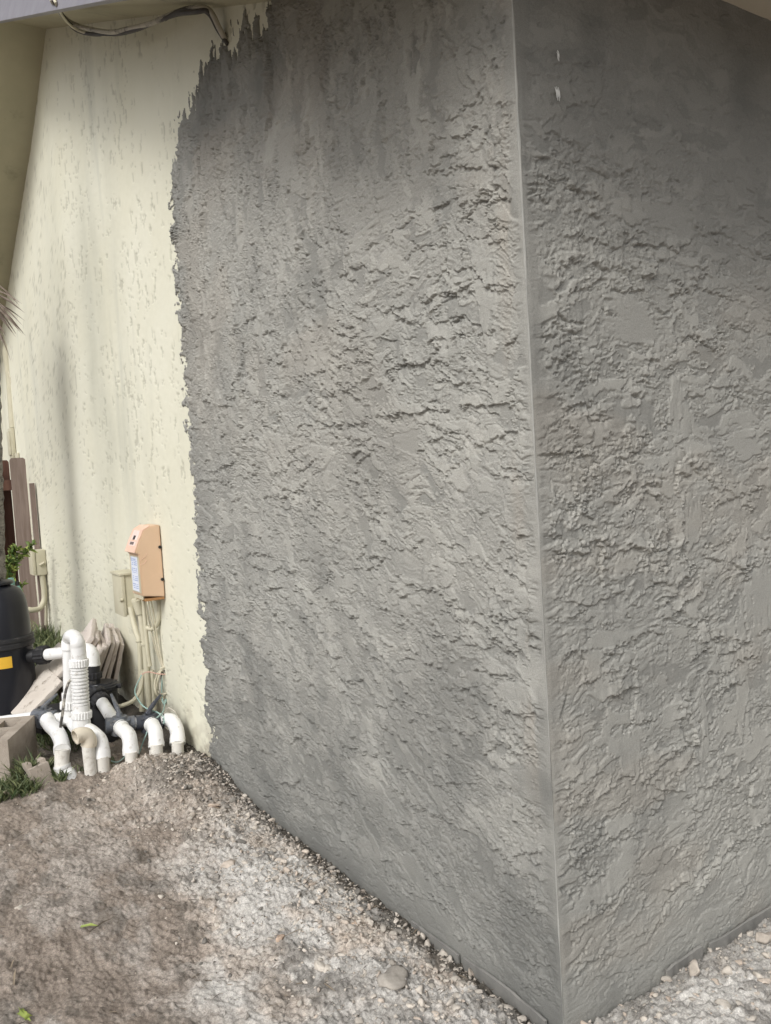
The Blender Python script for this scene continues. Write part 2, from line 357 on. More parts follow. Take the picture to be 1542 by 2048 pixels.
def _wall(pxs, axis, val):
    out = []
    for q in pxs:
        p = P(q[0], q[1], axis, val); out.append((-p.x if axis == 1 else p.y, p.z))
    return out
def ledge(h, u, v, pts, H, w, up, seed):
    """a long lip along pts (wall coordinates): the coat stands proud on one side and drops sharply on the other"""
    pts = np.array(pts); du = np.ptp(pts[:, 0]); dv = np.ptp(pts[:, 1]); lying = du >= dv; g = 5*w+.05
    I = (u > pts[:, 0].min()-(0 if lying else g)) & (u < pts[:, 0].max()+(0 if lying else g)) & (v > pts[:, 1].min()-(g if lying else 0)) & (v < pts[:, 1].max()+(g if lying else 0))
    u = u[I]; v = v[I]
    i, j = (0, 1) if lying else (1, 0); pts = pts[np.argsort(pts[:, i])]; a, b = (u, v) if lying else (v, u)
    d = (b-np.interp(a, pts[:, i], pts[:, j]))*up
    d = d+.034*(fbm(u/.03, v/.025, seed, 4, .6)-.5)+.012*(fbm(u/.009, v/.008, seed+1, 2)-.5)
    L = pts[-1, i]-pts[0, i]; e = sst(0, .12, (a-pts[0, i])/L)*sst(0, .12, (pts[-1, i]-a)/L)*sst(.34, .46, fbm(a/.035, a*0+seed, seed+2, 2))
    h = h.copy(); h[I] += e*(.7*H*np.exp(-np.maximum(d, 0)/w)*sst(-.001, .0015, d) - .0055*np.exp(np.minimum(d, 0)/.010)*sst(.001, -.001, d)); return h
def scatter(h, u, v, n, ulim, vlim, fvert, diag, seed):
    """many torn laps, each its own line, following the way the trowel went at that place"""
    g = random.Random(seed)
    for i in range(n):
        cu = g.uniform(*ulim); cv = g.uniform(*vlim); L = g.uniform(.05, .26)*g.uniform(.6, 1.3); upright = g.random() < fvert(cu, cv)
        an = math.radians((90+g.gauss(0, 9)) if upright else (g.gauss(0, 9) if g.random() < (.6 if cv > .95 else .3) else diag+g.gauss(0, 8))); cur = g.gauss(0, .10)*L
        if upright: L *= .75
        k = (1.75 if upright else 1.0+.45*(cv < .95))*(1+.25*cu*(ulim[1] > 2))
        pts = [(cu+t*L*math.cos(an)-cur*(1-4*t*t)*math.sin(an), cv+t*L*math.sin(an)+cur*(1-4*t*t)*math.cos(an)) for t in (-.5, -.25, 0, .25, .5)]
        h = ledge(h, u, v, pts, k*g.uniform(.0025, .0066), g.uniform(.010, .032), (-1 if g.random() < .85 else 1) if upright else 1, seed+11*i)
    return h
def patch(h, coat, u, v, c, ru, rv, deg, lvl, tone, seed):
    I = np.hypot(u-c[0], v-c[1]) < 2.2*max(ru, rv); u = u[I]; v = v[I]; h = h.copy(); coat = coat.copy()
    if rv > ru: deg, ru, rv = deg+90, rv, ru
    ru, rv = ru*1.25, rv*.8; a, b = rot(u-c[0], v-c[1], deg); n = fbm(a/.16, b/.035, seed, 5, .6)-.5
    r = np.hypot(a/ru, b/rv)+1.7*n; m = sst(1.0, .90, r)*sst(-1.0, .1, a/ru*(1 if seed % 2 else -1)+2.2*(fbm(a/.05, b/.012, seed+3, 3)-.5))
    h[I] = h[I]*(1-.92*m)+lvl*.7*m; coat[I] = coat[I]*(1-m)+(.45*tone+.33)*m; return h, coat
# gable wall, cream paint -------------------------------------------------
def build_cream():
    us = np.concatenate([np.array([-.0, .5, 1.0]), steps(1.04, 3.2, lambda a: .007+.0035*(a-1)), steps(3.23, 8.6, lambda a: .014+.008*(a-3))])
    vs_ = steps(0, 1, lambda a: 1/760.)
    U, T = np.meshgrid(us, vs_, indexing='ij'); top = rake(-U)+.02; V = -.25+T*(top+.25)
    U = U.astype(np.float32); V = V.astype(np.float32)
    hi = sst(.7, 1.5, V)
    pn = fbm(U/.028+(V-1)*.25, V/.060, 500, 4, .6); pn2 = fbm(U/.03, V/.028, 510, 4, .65)
    pp = pn*hi+pn2*(1-hi)
    den = fbm(U/.6, V/.7, 520, 3)
    pit = sst(.655-.08*(den-.4), .69-.08*(den-.4), pp)*sst(.35, .5, fbm(U/.15, V/.2, 530, 2))
    h = .0025*(fbm(U/.16, V/.3, 540, 4)-.5)+.0024*(fbm(U/.022, V/.04, 545, 3)-.5) - .0030*pit
    h = h-.02*sst(1.9, 1.75, U)*sst(2.62, 2.5, V)
    co = np.stack([-U, -(h), V], -1).reshape(-1, 3)
    stain = np.clip(sst(.35, .65, fbm(U/.5, V/3, 550, 3))*.42*(1-.4*sst(2.6, 3.6, V)) + .6*np.exp(-((U-3.25)/.30)**2)*sst(.7, 1.5, V), 0, .8)
    streak = np.clip(.42*np.exp(-((U-3.62-.30*(fbm(U*0+1, V/.5, 552, 3)-.5))/(.20+.16*fbm(U*0+3, V/.4, 553, 2)))**2)*sst(.75, 1.6, V)*sst(3.6, 2.6, V)*(.55+.9*fbm(U/.09, V/.5, 554, 4)) + .30*np.exp(-((U-4.6)/.3)**2)*sst(1.2, 2.0, V)*fbm(U/.12, V/.5, 555, 4) + .25*np.exp(-((U-3.1)/.14)**2)*sst(.5, 1.2, V)*fbm(U/.1, V/.5, 556, 4), 0, .7)
    splash = .75*sst(.30, .0, V+.25*(fbm(U/.12, V/.1, 560, 4)-.3))*sst(.3, .6, fbm(U/.06, V/.05, 561, 4))
    link('painted_wall', np_mesh('painted_wall', co, grid_quads(len(us), len(vs_), True), dict(pit=pit*.34, streak=streak, stain=stain, splash=splash)), M_CR, house)
build_cream()

# grey coat on the gable wall --------------------------------------------
EB_V = [-.3, -.001, .058, .285, .516, .744, 1.085, 1.421, 1.753, 2.084, 2.302, 2.517, 2.62, 3.2]
EB_U = [2.165, 2.175, 2.232, 2.22, 2.217, 2.221, 2.207, 2.219, 2.212, 2.224, 2.221, 2.218, 2.20, 2.20]
TB_U = [0, 1.0, 1.057, 1.131, 1.333, 1.553, 1.763, 1.949, 2.138, 2.22, 2.4]
TB_V = [3.6, 3.3, 2.93, 2.80, 2.814, 2.87, 2.86, 2.799, 2.662, 2.52, 2.3]
TH = .0135
def build_coat():
    us = steps(0, 2.42, lambda a: .0020+.0020*a); vs_ = steps(0, 1, lambda a: 1/1650.)
    U, T = np.meshgrid(us, vs_, indexing='ij'); top = rake(-U)+.01; V = -.12+T*(top+.12)
    U = U.astype(np.float32); V = V.astype(np.float32)
    vert = sst(1.35, 2.2, V+.35*(U-.9))*.95
    h, coat = stucco(U, V, 100, vert)
    for i, (pp, H, w, up) in enumerate((
        ([(440, 1345), (560, 1395), (700, 1490), (820, 1535), (960, 1605)], .008, .05, 1), ([(410, 1060), (470, 1090), (560, 1185), (640, 1240)], .007, .05, 1),
        ([(770, 838), (860, 822), (960, 812), (1055, 815)], .008, .06, 1), ([(560, 1390), (640, 1450), (720, 1500)], .007, .03, 1),
        ([(880, 60), (915, 85), (932, 130)], .008, .05, 1), ([(690, 505), (745, 490), (760, 440)], .007, .05, -1), ([(690, 560), (730, 530), (800, 560)], .006, .03, 1),
        ([(960, 1385), (1010, 1415), (1075, 1440)], .009, .03, 1), ([(790, 1145), (860, 1180), (930, 1200)], .007, .03, 1), ([(850, 840), (1000, 900), (1030, 960)], .006, .03, 1),
        ([(820, 560), (900, 545), (985, 525)], .006, .035, 1), ([(800, 625), (880, 590), (980, 580)], .006, .03, 1), ([(850, 690), (930, 670), (1020, 660)], .005, .03, 1), ([(860, 420), (940, 405), (1025, 400)], .006, .03, 1), ([(850, 345), (950, 335), (1030, 330)], .006, .03, 1),
        ([(780, 1560), (850, 1620), (930, 1640)], .007, .03, 1), ([(990, 1760), (1060, 1810), (1105, 1830)], .009, .03, 1), ([(1000, 1700), (1060, 1750), (1108, 1765)], .008, .025, 1), ([(960, 1690), (1040, 1710), (1105, 1700)], .007, .025, 1), ([(430, 1240), (520, 1290), (600, 1330)], .006, .04, 1), ([(640, 1180), (740, 1260), (850, 1330)], .007, .03, 1), ([(483, 1350), (487, 1450), (493, 1560)], .005, .03, 1), ([(644, 738), (648, 800)], .007, .02, 1), ([(700, 1430), (705, 1500), (712, 1570)], .005, .03, -1), ([(905, 1500), (908, 1570), (912, 1640)], .005, .03, 1), ([(880, 1200), (960, 1225), (1060, 1235)], .006, .025, 1), ([(860, 1260), (960, 1290), (1060, 1300)], .006, .025, 1), ([(560, 1560), (640, 1590), (720, 1640)], .006, .03, 1))):
        h = ledge(h, U, V, _wall(pp, 1, 0), H, w, up, 600+i*7)
    for i, (c, ru, rv, dg, lvl, tn) in enumerate((((970, 540), .05, .10, 0, .004, .85), ((830, 880), .10, .035, 0, -.0015, .12), ((1000, 830), .05, .03, 0, -.001, .15), ((760, 660), .03, .06, 90, .004, .9), ((575, 300), .09, .07, 0, .004, .85), ((600, 360), .12, .06, 20, .004, .8),
        ((1020, 1385), .07, .030, -20, .006, .85), ((740, 470), .07, .04, 0, .004, .85), ((790, 1430), .16, .022, 32, .004, .7), ((1060, 1560), .05, .12, 80, .0012, .35), ((520, 1400), .14, .05, 20, .001, .4), ((870, 1790), .16, .05, 30, .002, .5), ((660, 720), .05, .10, 90, .004, .85), ((860, 1560), .2, .02, 34, .004, .75))):
        h, coat = patch(h, coat, U, V, _wall([c], 1, 0)[0], ru, rv, dg, lvl, tn, 800+i*5)
    h = scatter(h, U, V, 1300, (.0, 2.25), (.0, 3.0), lambda a, b: min(1, max(.08, (b+.35*(a-.9)-1.35)/.8)), 30, 2000)
    h = h*(1-.2*sst(.50, .62, fbm(U/.30, V/.28, 153, 4)+.06*sst(.7, .2, V)))
    # calm band beside the corner bead and along the foot
    ed = sst(.004, .03, U+.06*(fbm(U/.03, V/.07, 150, 4)-.45)); ft = .25+.75*sst(.0, .08, V+.16*(fbm(U/.12, V/.05, 151, 4)-.5)+.01*U)
    m = (.25+.75*ed)*ft; h = h*m+.0025*(1-m)+.0006*(fbm(U/.05, V/.02, 152, 3)-.5)*(1-m); coat = coat*m+.45*(1-m)
    h = h+.002*np.exp(-((U-.004)/.006)**2); cc = sst(.012, .0, U); h = h*(1-cc)+.002*cc
    fs = np.interp(V, EB_V, EB_U).astype(np.float32)-U; ftp = np.interp(U, TB_U, TB_V).astype(np.float32)-V
    rs = (fbm(U/.10, V/.06, 160, 3, .6)-.5)*.15+(fbm(U/.05, V/.022, 161, 3)-.5)*.10-.016
    rt = (fbm(U/.024, V/.10, 162, 4, .6)-.5)*.28+(fbm(U/.10, V/.08, 164, 3)-.5)*.10
    f = np.minimum(fs+rs, ftp+rt)
    holes = sst(.54, .60, fbm(U/.026, V/(.016+.03*sst(2.2, 2.7, V)), 163, 3))*sst(.13, .03, np.minimum(fs+rs, ftp*.6))
    f = f-.05*holes
    e = sst(-.002, .008, f); prof = -.014*(1-e)+e*(TH*(.25+.75*sst(0, .12, f))-.001)
    y = np.maximum(prof+h*e*(.35+.65*sst(.0, .12, f)), np.where(e > .5, .0015, -1))
    coat = coat*(.55+.45*sst(.02, .35, f))
    damp_shade = np.clip(.50*sst(1.05, .15, V+1.5*(fbm(U/.28, V/.20, 170, 5, .6)-.5))+.55*sst(.42, .20, U*0+np.minimum(fs, ftp))*sst(1.6, 2.4, V)*fbm(U/.3, V/.4, 171, 3)
                   +.20*sst(.54, .68, fbm(U/.3, V/.45, 172, 4)), 0, .8)
    sand = .32*sst(.10, .03, U)*sst(.012, .04, U)*sst(.42, .7, fbm(U/.05, V/.22, 175, 4))*sst(.35, .7, V)+.22*sst(.5, .7, fbm(U/.45, V/.35, 176, 5))*sst(.9, 1.9, V)
    co = np.stack([TH*sst(.02, 0, U)*1.0-U, -y, V], -1).reshape(-1, 3)
    q = grid_quads(len(us), len(vs_), True); ff = f.reshape(-1); keep = (ff[q] > -.012).any(1); q = q[keep]
    used = np.unique(q); mp = np.full(len(co), -1, np.int64); mp[used] = np.arange(len(used))
    at = dict(coat=coat, damp_shade=damp_shade, sand=sand); at = {k: a.reshape(-1)[used] for k, a in at.items()}
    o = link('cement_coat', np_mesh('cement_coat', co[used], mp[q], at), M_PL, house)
    tag(o, 'rough grey cement coat with ragged left edge on the cream gable wall')
build_coat()

# wall round the corner ---------------------------------------------------
def build_side():
    us = np.concatenate([steps(0, 1.25, lambda a: .0022+.0005*a), steps(1.28, 4.0, lambda a: .06)]); vs_ = steps(-.15, EAVE+.01, lambda a: .0021)
    U, V = np.meshgrid(us, vs_, indexing='ij')
    vert = sst(.5, 1.0, fbm(U/.5, V/.5, 290, 2))*.9
    h, coat = stucco(U+40, V+7, 300, vert*.55, 14, .03)
    for i, (pp, H, w, up) in enumerate((
        ([(1062, 512), (1150, 525), (1200, 535), (1300, 560), (1400, 580), (1480, 612)], .006, .07, 1), ([(1095, 1302), (1160, 1305), (1245, 1310)], .007, .07, 1), ([(1270, 1562), (1340, 1582), (1390, 1575), (1440, 1560)], .008, .05, 1),
        ([(1060, 350), (1120, 365), (1200, 400)], .006, .03, 1), ([(1055, 395), (1130, 415), (1210, 440)], .006, .03, 1), ([(1050, 320), (1130, 325), (1220, 360)], .005, .03, 1), ([(1100, 640), (1125, 700), (1150, 760)], .006, .04, 1), ([(1120, 900), (1140, 950), (1200, 930)], .007, .05, -1),
        ([(1320, 840), (1350, 900), (1400, 960)], .007, .05, 1), ([(1340, 940), (1400, 960), (1500, 1010)], .007, .04, 1), ([(1080, 1070), (1160, 1085), (1300, 1095)], .006, .02, 1), ([(1085, 1100), (1180, 1110), (1320, 1085)], .006, .02, 1), ([(1390, 1110), (1450, 1120), (1500, 1160)], .006, .03, 1), ([(1260, 1300), (1262, 1380), (1245, 1480)], .006, .04, 1),
        ([(1370, 1410), (1378, 1470), (1380, 1550)], .006, .03, 1), ([(1100, 1660), (1180, 1670), (1290, 1655)], .005, .02, 1), ([(1270, 1860), (1310, 1850), (1335, 1810)], .007, .03, 1), ([(1110, 1930), (1200, 1910), (1300, 1880)], .004, .02, 1))):
        h = ledge(h, U, V, _wall(pp, 0, 0), H, w, up, 900+i*7)
    for i, (c, ru, rv, dg, lvl, tn) in enumerate((((1255, 1480), .045, .10, 0, .004, .8), ((1345, 850), .05, .11, 0, .004, .85), ((1490, 870), .09, .06, 0, .004, .85), ((1400, 1480), .03, .13, 0, .004, .8), ((1240, 1270), .12, .025, 0, .003, .8), ((1480, 1100), .04, .06, 0, .003, .8), ((1370, 1030), .06, .08, 0, .004, .8), ((1520, 1230), .10, .12, 0, .003, .75),
        ((1190, 860), .06, .06, 0, .003, .8), ((1480, 1450), .03, .20, 0, .003, .75), ((1330, 1600), .08, .04, 0, -.001, .3), ((1240, 640), .08, .07, 0, .003, .6), ((1350, 440), .10, .07, 0, .003, .6))):
        h, coat = patch(h, coat, U, V, _wall([c], 0, 0)[0], ru, rv, dg, lvl, tn, 950+i*5)
    h = scatter(h, U, V, 330, (.0, 1.2), (.05, 2.2), lambda a, b: .15+.3*(b > 1.0), 14, 7000)
    h = h*.95*(1-.3*sst(.47, .60, fbm(U/.30, V/.26, 370, 4)+.10*sst(.6, .2, V))); calm = sst(1.75, 2.15, V); h = h*(1-.55*calm)
    ed = .3+.7*sst(.006, .032, U+.05*(fbm(U/.03, V/.1, 350, 3)-.5)); ft = .2+.8*sst(.04, .20, V+.16*(fbm(U/.2, V/.06, 351, 4)-.5))
    m = ed*(.25+.75*ft); h = h*m+.0018*(1-m)+.0005*(fbm(U/.02, V/.01, 352, 3)-.5)*(1-m); coat = coat*m+.5*(1-m)
    h = h+.002*np.exp(-((U-.004)/.006)**2); cc = sst(.012, .0, U); h = h*(1-cc)+.002*cc
    damp_shade = np.clip(.52*sst(1.5, 2.1, V+.35*(fbm(U/.5, V/.3, 360, 4)-.5))+.22*sst(.55, .7, fbm(U/.3, V/.4, 361, 3)), 0, .9)  # eave shade painted into the colour up high, plus scattered damp blotches
    sand = .22*sst(.5, .7, fbm(U/.35, V/.16, 362, 5))*sst(1.9, 1.5, V)
    x = TH+h
    co = np.stack([x, -TH*sst(.02, 0, U)+U, V], -1).reshape(-1, 3)
    o = link('cement_side_wall', np_mesh('cement_side_wall', co, grid_quads(len(us), len(vs_), False), dict(coat=coat, damp_shade=damp_shade, sand=sand)), M_PL, house)
    tag(o, 'smoother grey cement wall right of the corner, dark under the eave')
build_side()

# corner bead ---------------------------------------------------------------
bm = bmesh.new(); pts = []
for i in range(260):
    z = -.10+i*(EAVE+.10)/259; a = fbm(np.array([z/.25]), np.array([1.]), 400, 3)[0]-.5; b = fbm(np.array([z/.03]), np.array([4.]), 401, 3)[0]-.5
    pts.append(Vector((TH+.0003+.0016*a+.0012*b, -TH-.0003-.002*a-.0014*b, z)))
rr = [(.5+.5*min(1, max(0, (i/259*2.5-.9)/.4)))*max(.0014, .0026+.0060*(fbm(np.array([i/9.]), np.array([2.]), 402, 4)[0]-.5)) for i in range(260)]
add_tube(bm, pts, rr, 8); bead = bm_obj('corner_bead', bm, simple('dry_cement_bead', (0.27, 0.272, 0.252), (0.36, 0.354, 0.328), 14, 0.9, 0.4, 200, 0.001), house, True)

# two fresh chalky scrapes on the side wall
for (pa, pb, wd) in (((1115, 102), (1117, 115), .0022), ((1113, 173), (1117, 194), .0045)):
    a = P(*pa, 0, TH+.006); b = P(*pb, 0, TH+.006); bm = bmesh.new()
    for k in range(5):
        o = Vector((0, (k-2)*wd*.55, 0)); j = rnd.uniform(-.006, .006)
        add_tube(bm, [a+o+Vector((0, 0, j)), a.lerp(b, .5)+o+Vector((.001, 0, 0)), b+o+Vector((0, 0, j*1.5))], [.0006, wd*.25, .0006], 6)
    bm_obj('scrape_mark', bm, M_WHITE, house, True)

# soffits, fascia, roof ----------------------------------------------------
OV = .42
def strip(name, xs, y0, y1, thick, mat, zoff=0.0):
    bm = bmesh.new(); rows = []
    for x in xs:
        z = float(rake(x))+zoff
        rows.append([bm.verts.new((x, y0, z)), bm.verts.new((x, y1, z)), bm.verts.new((x, y1, z+thick)), bm.verts.new((x, y0, z+thick))])
    for a, b in zip(rows, rows[1:]):
        for k in range(4): bm.faces.new((a[k], a[(k+1) % 4], b[(k+1) % 4], b[k]))
    bm.faces.new(rows[0]); bm.faces.new(rows[-1][::-1]); return bm_obj(name, bm, mat, house)
xr = list(np.linspace(0, -4.247, 24)); xl = list(np.linspace(-4.247, -8.6, 24))
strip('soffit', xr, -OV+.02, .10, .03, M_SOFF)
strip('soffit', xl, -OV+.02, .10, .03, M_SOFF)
strip('fascia', xr, -OV-.012, -OV+.018, .30, M_FAS, -.085)
strip('fascia', xl, -OV-.012, -OV+.018, .22, M_FAS, -.005)
strip('roof', xr, -OV-.04, 4.0, .10, M_ROOF, .215)
strip('roof', xl, -OV-.04, 4.0, .10, M_ROOF, .215)
EW = 0.46
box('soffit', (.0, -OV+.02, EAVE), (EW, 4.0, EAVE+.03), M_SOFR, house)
box('fascia', (EW, -OV-.012, EAVE-.03), (EW+.03, 4.0, EAVE+.2), M_FAS, house)
box('roof', (-.0, -OV-.04, EAVE+.205), (EW+.08, 4.0, EAVE+.28), M_ROOF, house)

# lump strips of cement squeezed out along the foot of both walls
def lumps(name, pts, r):
    path = smooth_path(pts, 14); bm = bmesh.new()
    rs = [r*(.35+1.1*float(fbm(np.array([i*.21]), np.array([3.3]), 420, 3)[0])) for i in range(len(path))]
    path = [p+Vector((0, 0, .010*(float(vn(np.array([i*.33]), np.array([7.]), 9)[0])-.5))) for i, p in enumerate(path)]
    add_tube(bm, path, rs, 8); return bm_obj(name, bm, M_PL2, house, True)
M_PL2 = simple('squeezed_cement', (0.17, 0.168, 0.158), (0.26, 0.252, 0.232), 18, 0.95, 0.6, 160, 0.002)
def sliver(pts, hgt, seed):
    path = smooth_path(pts, 16); bm = bmesh.new(); rows = []
    for i, p in enumerate(path):
        n1 = float(vn(np.array([i*.14]), np.array([seed+.5]), seed)[0]); n2 = float(vn(np.array([i*.31]), np.array([seed+.5]), seed+1)[0]); hh = hgt*(.25+.9*n1+.25*n2)
        nrm = Vector((0, -1, 0)) if p.x < .005 else Vector((1, 0, 0)); t = .004+.005*n2
        rows.append([bm.verts.new(p+Vector((0, 0, -.03))), bm.verts.new(p+nrm*t+Vector((0, 0, -.03))), bm.verts.new(p+nrm*t*(.6+n1)+Vector((0, 0, hh*.9))), bm.verts.new(p+nrm*t*.5*n1+Vector((0, 0, hh)))])
    for a, b in zip(rows, rows[1:]):
        for k in range(4): bm.faces.new((a[k], a[(k+1) % 4], b[(k+1) % 4], b[k]))
    bm.faces.new(rows[0]); bm.faces.new(rows[-1][::-1]); return bm_obj('mortar_sliver', bm, M_PL2, house)
sliver([(-.03, -.022, -.012), (-.12, -.02, -.008), (-.22, -.019, -.008), (-.34, -.018, -.012)], .014, 3)
sliver([(-.36, -.02, -.012), (-.46, -.02, -.014), (-.58, -.018, -.02)], .012, 5)
sliver([(.022, .33, -.004), (.020, .40, .0), (.020, .47, .004)], .013, 7)
sliver([(.022, .50, .0), (.024, .62, .002), (.022, .80, .004), (.022, 1.0, .004)], .011, 9)

# ------------------------------------------------------------------ GROUND
def ground_fn(X, Y):
    X = np.asarray(X, np.float32); Y = np.asarray(Y, np.float32)
    d = np.where(X < 0, -Y, np.hypot(np.maximum(X, 0), np.minimum(Y, 0)*1.0)); d = np.where((X > 0) & (Y > 0), X, d); d = np.maximum(d, 0)
    wv = fbm(X/.35, Y/.35, 700, 4); fn = fbm(X/.07, Y/.07, 701, 5, .62); cl = fbm(X/.028, Y/.028, 702, 4, .65); cr = fbm(X/.009, Y/.009, 703, 2)
    left = X < .02
    z = .05*(wv-.5)*sst(.1, .6, d)
    z = z-.045*np.exp(-(d/.075)**2)*np.where(left, sst(-2.2, -1.6, X), .6)
    z = z+.030*np.exp(-((d-.27)/.13)**2)*(.4+1.2*wv)
    mound = np.exp(-((X+2.05)/.28)**2-((Y+.16)/.22)**2); z = z+.035*mound
    rub = sst(.75, .35, d+.25*(wv-.5))*sst(-2.6, -2.3, X)           # loose rubble near the walls
    z = z+(.030*(fn-.5)+.030*(np.abs(cl-.5)*2)**.8*.6+.012*(cr-.5))*(.25+.75*rub)+.005*(cr-.5)*(1-rub)
    z = z+(.016*(fbm(X/.14+Y*1.5, Y/.05, 704, 5, .6)-.5)+.012*(cl-.5))*(1-rub)
    edge = X+2.43+.07*(wv-.5)*2+.05*(fn-.5)+.16*sst(-.5, -1.1, Y)
    z = z-.075*sst(.06, -.10, edge)*sst(-.02, -.10, Y)*(.2+.8*sst(-.72, -.52, Y))
    back = sst(0, -.15, edge)
    brk = fbm(X/.5, Y/.30, 710, 6, .62)+.35*(fn-.5)
    pale = np.clip(sst(.82, .28, d-.44*(brk-.5)*2+.10*sst(-.9, -1.6, X)), 0, 1); pale = np.maximum(pale, .22*sst(.50, .70, brk))
    grey = sst(.36, .52, fbm(X/.30, Y/.20, 711, 5)+.05+.10*sst(-1.2, -.3, X))*pale*sst(-1.9, -1.2, X)
    grey = np.maximum(grey, .28*sst(.54, .70, fbm(X/.4, Y/.13, 712, 6, .6)+.3*(fn-.5))*(1-.5*pale))
    damp_shade = np.maximum(sst(.13, .05, d+.07*(fn-.5))*np.where(left, 1, .35), .95*mound*sst(.38, .50, fn+.1*(cl-.5)))
    blob = np.exp(-((X+.50)/.22)**2-((Y+.40)/.10)**2)+.8*np.exp(-((X+.08)/.16)**2-((Y+.30)/.09)**2)
    damp_shade = np.maximum(damp_shade, .8*np.clip(blob, 0, 1)*sst(.38, .55, fn)); damp_shade = np.maximum(damp_shade, .55*sst(.54, .68, fbm(X/.12, Y/.05, 713, 6, .66)))
    damp_shade = np.maximum(damp_shade, .6*back*sst(.42, .56, fn)); pale = pale*(1-.7*back)
    return z, np.clip(pale, 0, 1), np.clip(grey, 0, 1), np.clip(damp_shade, 0, 1)
def gz(x, y): return float(ground_fn(np.array([x]), np.array([y]))[0][0])
def build_ground():
    xs = np.concatenate([-np.array([90, 50, 30, 18, 12, 9, 7.5, 6.5]), -steps(.3, 6.0, lambda a: .0038+.0022*max(0, a-.6)+.02*max(0, a-3.2))[::-1], steps(-.296, 1.0, lambda a: .0042), np.array([1.1, 1.3, 1.7, 2.5, 4, 8, 16, 35, 90])])
    ys = np.concatenate([-np.array([90, 50, 30, 18, 10, 6, 4, 3, 2.4, 2.0, 1.8, 1.65, 1.55]), steps(-1.5, .06, lambda a: .0037), steps(.068, 1.35, lambda a: .0052), np.array([1.5, 1.8, 2.3, 3, 5, 9, 18, 40, 90])])
    X, Y = np.meshgrid(xs, ys, indexing='ij'); z, pale, grey, damp_shade = ground_fn(X, Y)
    co = np.stack([X, Y, z], -1).reshape(-1, 3)
    tag(link('ground', np_mesh('ground', co, grid_quads(len(xs), len(ys)), dict(pale=pale, grey=grey, damp_shade=damp_shade)), M_SOIL), kind='structure')
build_ground()

# stones ---------------------------------------------------------------------
def ico(sub):
    bm = bmesh.new(); bmesh.ops.create_icosphere(bm, subdivisions=sub, radius=1.0)
    co = np.array([v.co[:] for v in bm.verts], np.float32); bm.verts.index_update(); fa = np.array([[v.index for v in f.verts] for f in bm.faces], np.int32); bm.free(); return co, fa
I1, F1 = ico(1); I2, F2 = ico(2); I3, F3 = ico(3)
def rock_shape(co, seed, rough=.35):
    g = np.random.RandomState(seed); c = co.copy()
    for _ in range(11):
        nrm = g.normal(size=3); nrm /= np.linalg.norm(nrm); lim = g.uniform(.34, .72)
        dd = c@nrm; c = c-np.maximum(dd-lim, 0)[:, None]*nrm
    n = fbm(co[:, 0]*1.7+seed, co[:, 1]*1.7+co[:, 2]*1.3, seed, 3)-.5
    return c*(1+rough*n)[:, None]
def build_gravel():
    g = np.random.RandomState(3); vs = [rock_shape(I2, 40+i) for i in range(14)]; v1 = [rock_shape(I1, 40+i) for i in range(14)]; co = []; fa = []; tone = []; pink = []; off = 0; n = 0
    N = 8500
    for _ in range(120000):
        if n >= N: break
        if g.rand() < .86:
            x = -2.45*g.rand()**.85; dmax = g.rand(); d = .02+abs(g.normal(0, .24)) if g.rand() < .75 else g.uniform(.02, 1.25); y = -d
            if d > 1.3: continue
        else:
            y = g.uniform(-.3, 1.1); x = .02+abs(g.normal(0, .28))
            if x > .9: continue
            d = x
        near = math.exp(-(d/.42)**2)
        if g.rand() > .09+.91*near: continue
        s = float(np.clip(g.lognormal(-5.62, .62), .0015, .018))
        if d > .6: s = min(s*.7, .007)
        big = s > .005; A = (vs if big else v1)[g.randint(14)]*np.array([s*g.uniform(.8, 1.4), s*g.uniform(.7, 1.1), s*g.uniform(.5, .9)], np.float32)
        a = g.rand()*6.283; b = g.normal(0, .4); R = np.array(Matrix.Rotation(a, 3, 'Z') @ Matrix.Rotation(b, 3, 'X'), np.float32)
        A = A@R.T+np.array([x, y, gz(x, y)+s*.15], np.float32)
        co.append(A); fa.append((F2 if big else F1)+off); off += len(A); n += 1
        dk = g.rand() < (.75 if d > .5 and x < 0 else .35 if (d < .12 and x < 0) or (x < -1.6) else .07)
        tone.append(np.full(len(A), g.uniform(.0, .3) if dk else g.uniform(.6, 1.0))); pink.append(np.full(len(A), g.uniform(.1, .4) if g.rand() < .3 and not dk else 0))
    me = np_mesh('gravel', np.concatenate(co), np.concatenate(fa), dict(tone=np.concatenate(tone), pink=np.concatenate(pink)), False)
    tag(link('gravel', me, M_ST), kind='stuff')
build_gravel()
def rock(px, py, size, seed, tone, pink, label, name='rock', flat=.6, zoff=.25):
    p = P(px, py, 2, 0.0)
    if p.x < 0 and p.y > -.03: p.y = -.035
    c = rock_shape(I3, seed, .5)*np.array([size, size*.85, size*flat], np.float32)
    n = fbm(c[:, 0]/(.25*size)+seed, c[:, 1]/(.25*size)+c[:, 2]/(.2*size), seed, 3)-.5; c = c*(1+.30*n)[:, None]
    R = np.array(Matrix.Rotation(seed*1.7, 3, 'Z'), np.float32); c = c@R.T
    o = link(name, np_mesh(name, c, F3, dict(tone=np.full(len(c), tone), pink=np.full(len(c), pink)), False), M_ST)
    o.location = (p.x, p.y, gz(p.x, p.y)+size*flat*zoff); return tag(o, label, 'rock', 'loose rocks on the rubble')
rock(890, 1885, .028, 25, .85, 0, 'pale grey broken rock standing near the foot of the wall below the corner')
rock(712, 1862, .024, 6, .7, .75, 'tan pinkish chip of stone lying flat in the middle of the rubble', flat=.3)
rock(462, 1748, .036, 7, .72, .25, 'flat beige slab of stone half buried beside a dark pebble', flat=.35)
rock(436, 1768, .013, 8, .2, 0, 'small dark pebble touching the flat beige slab')
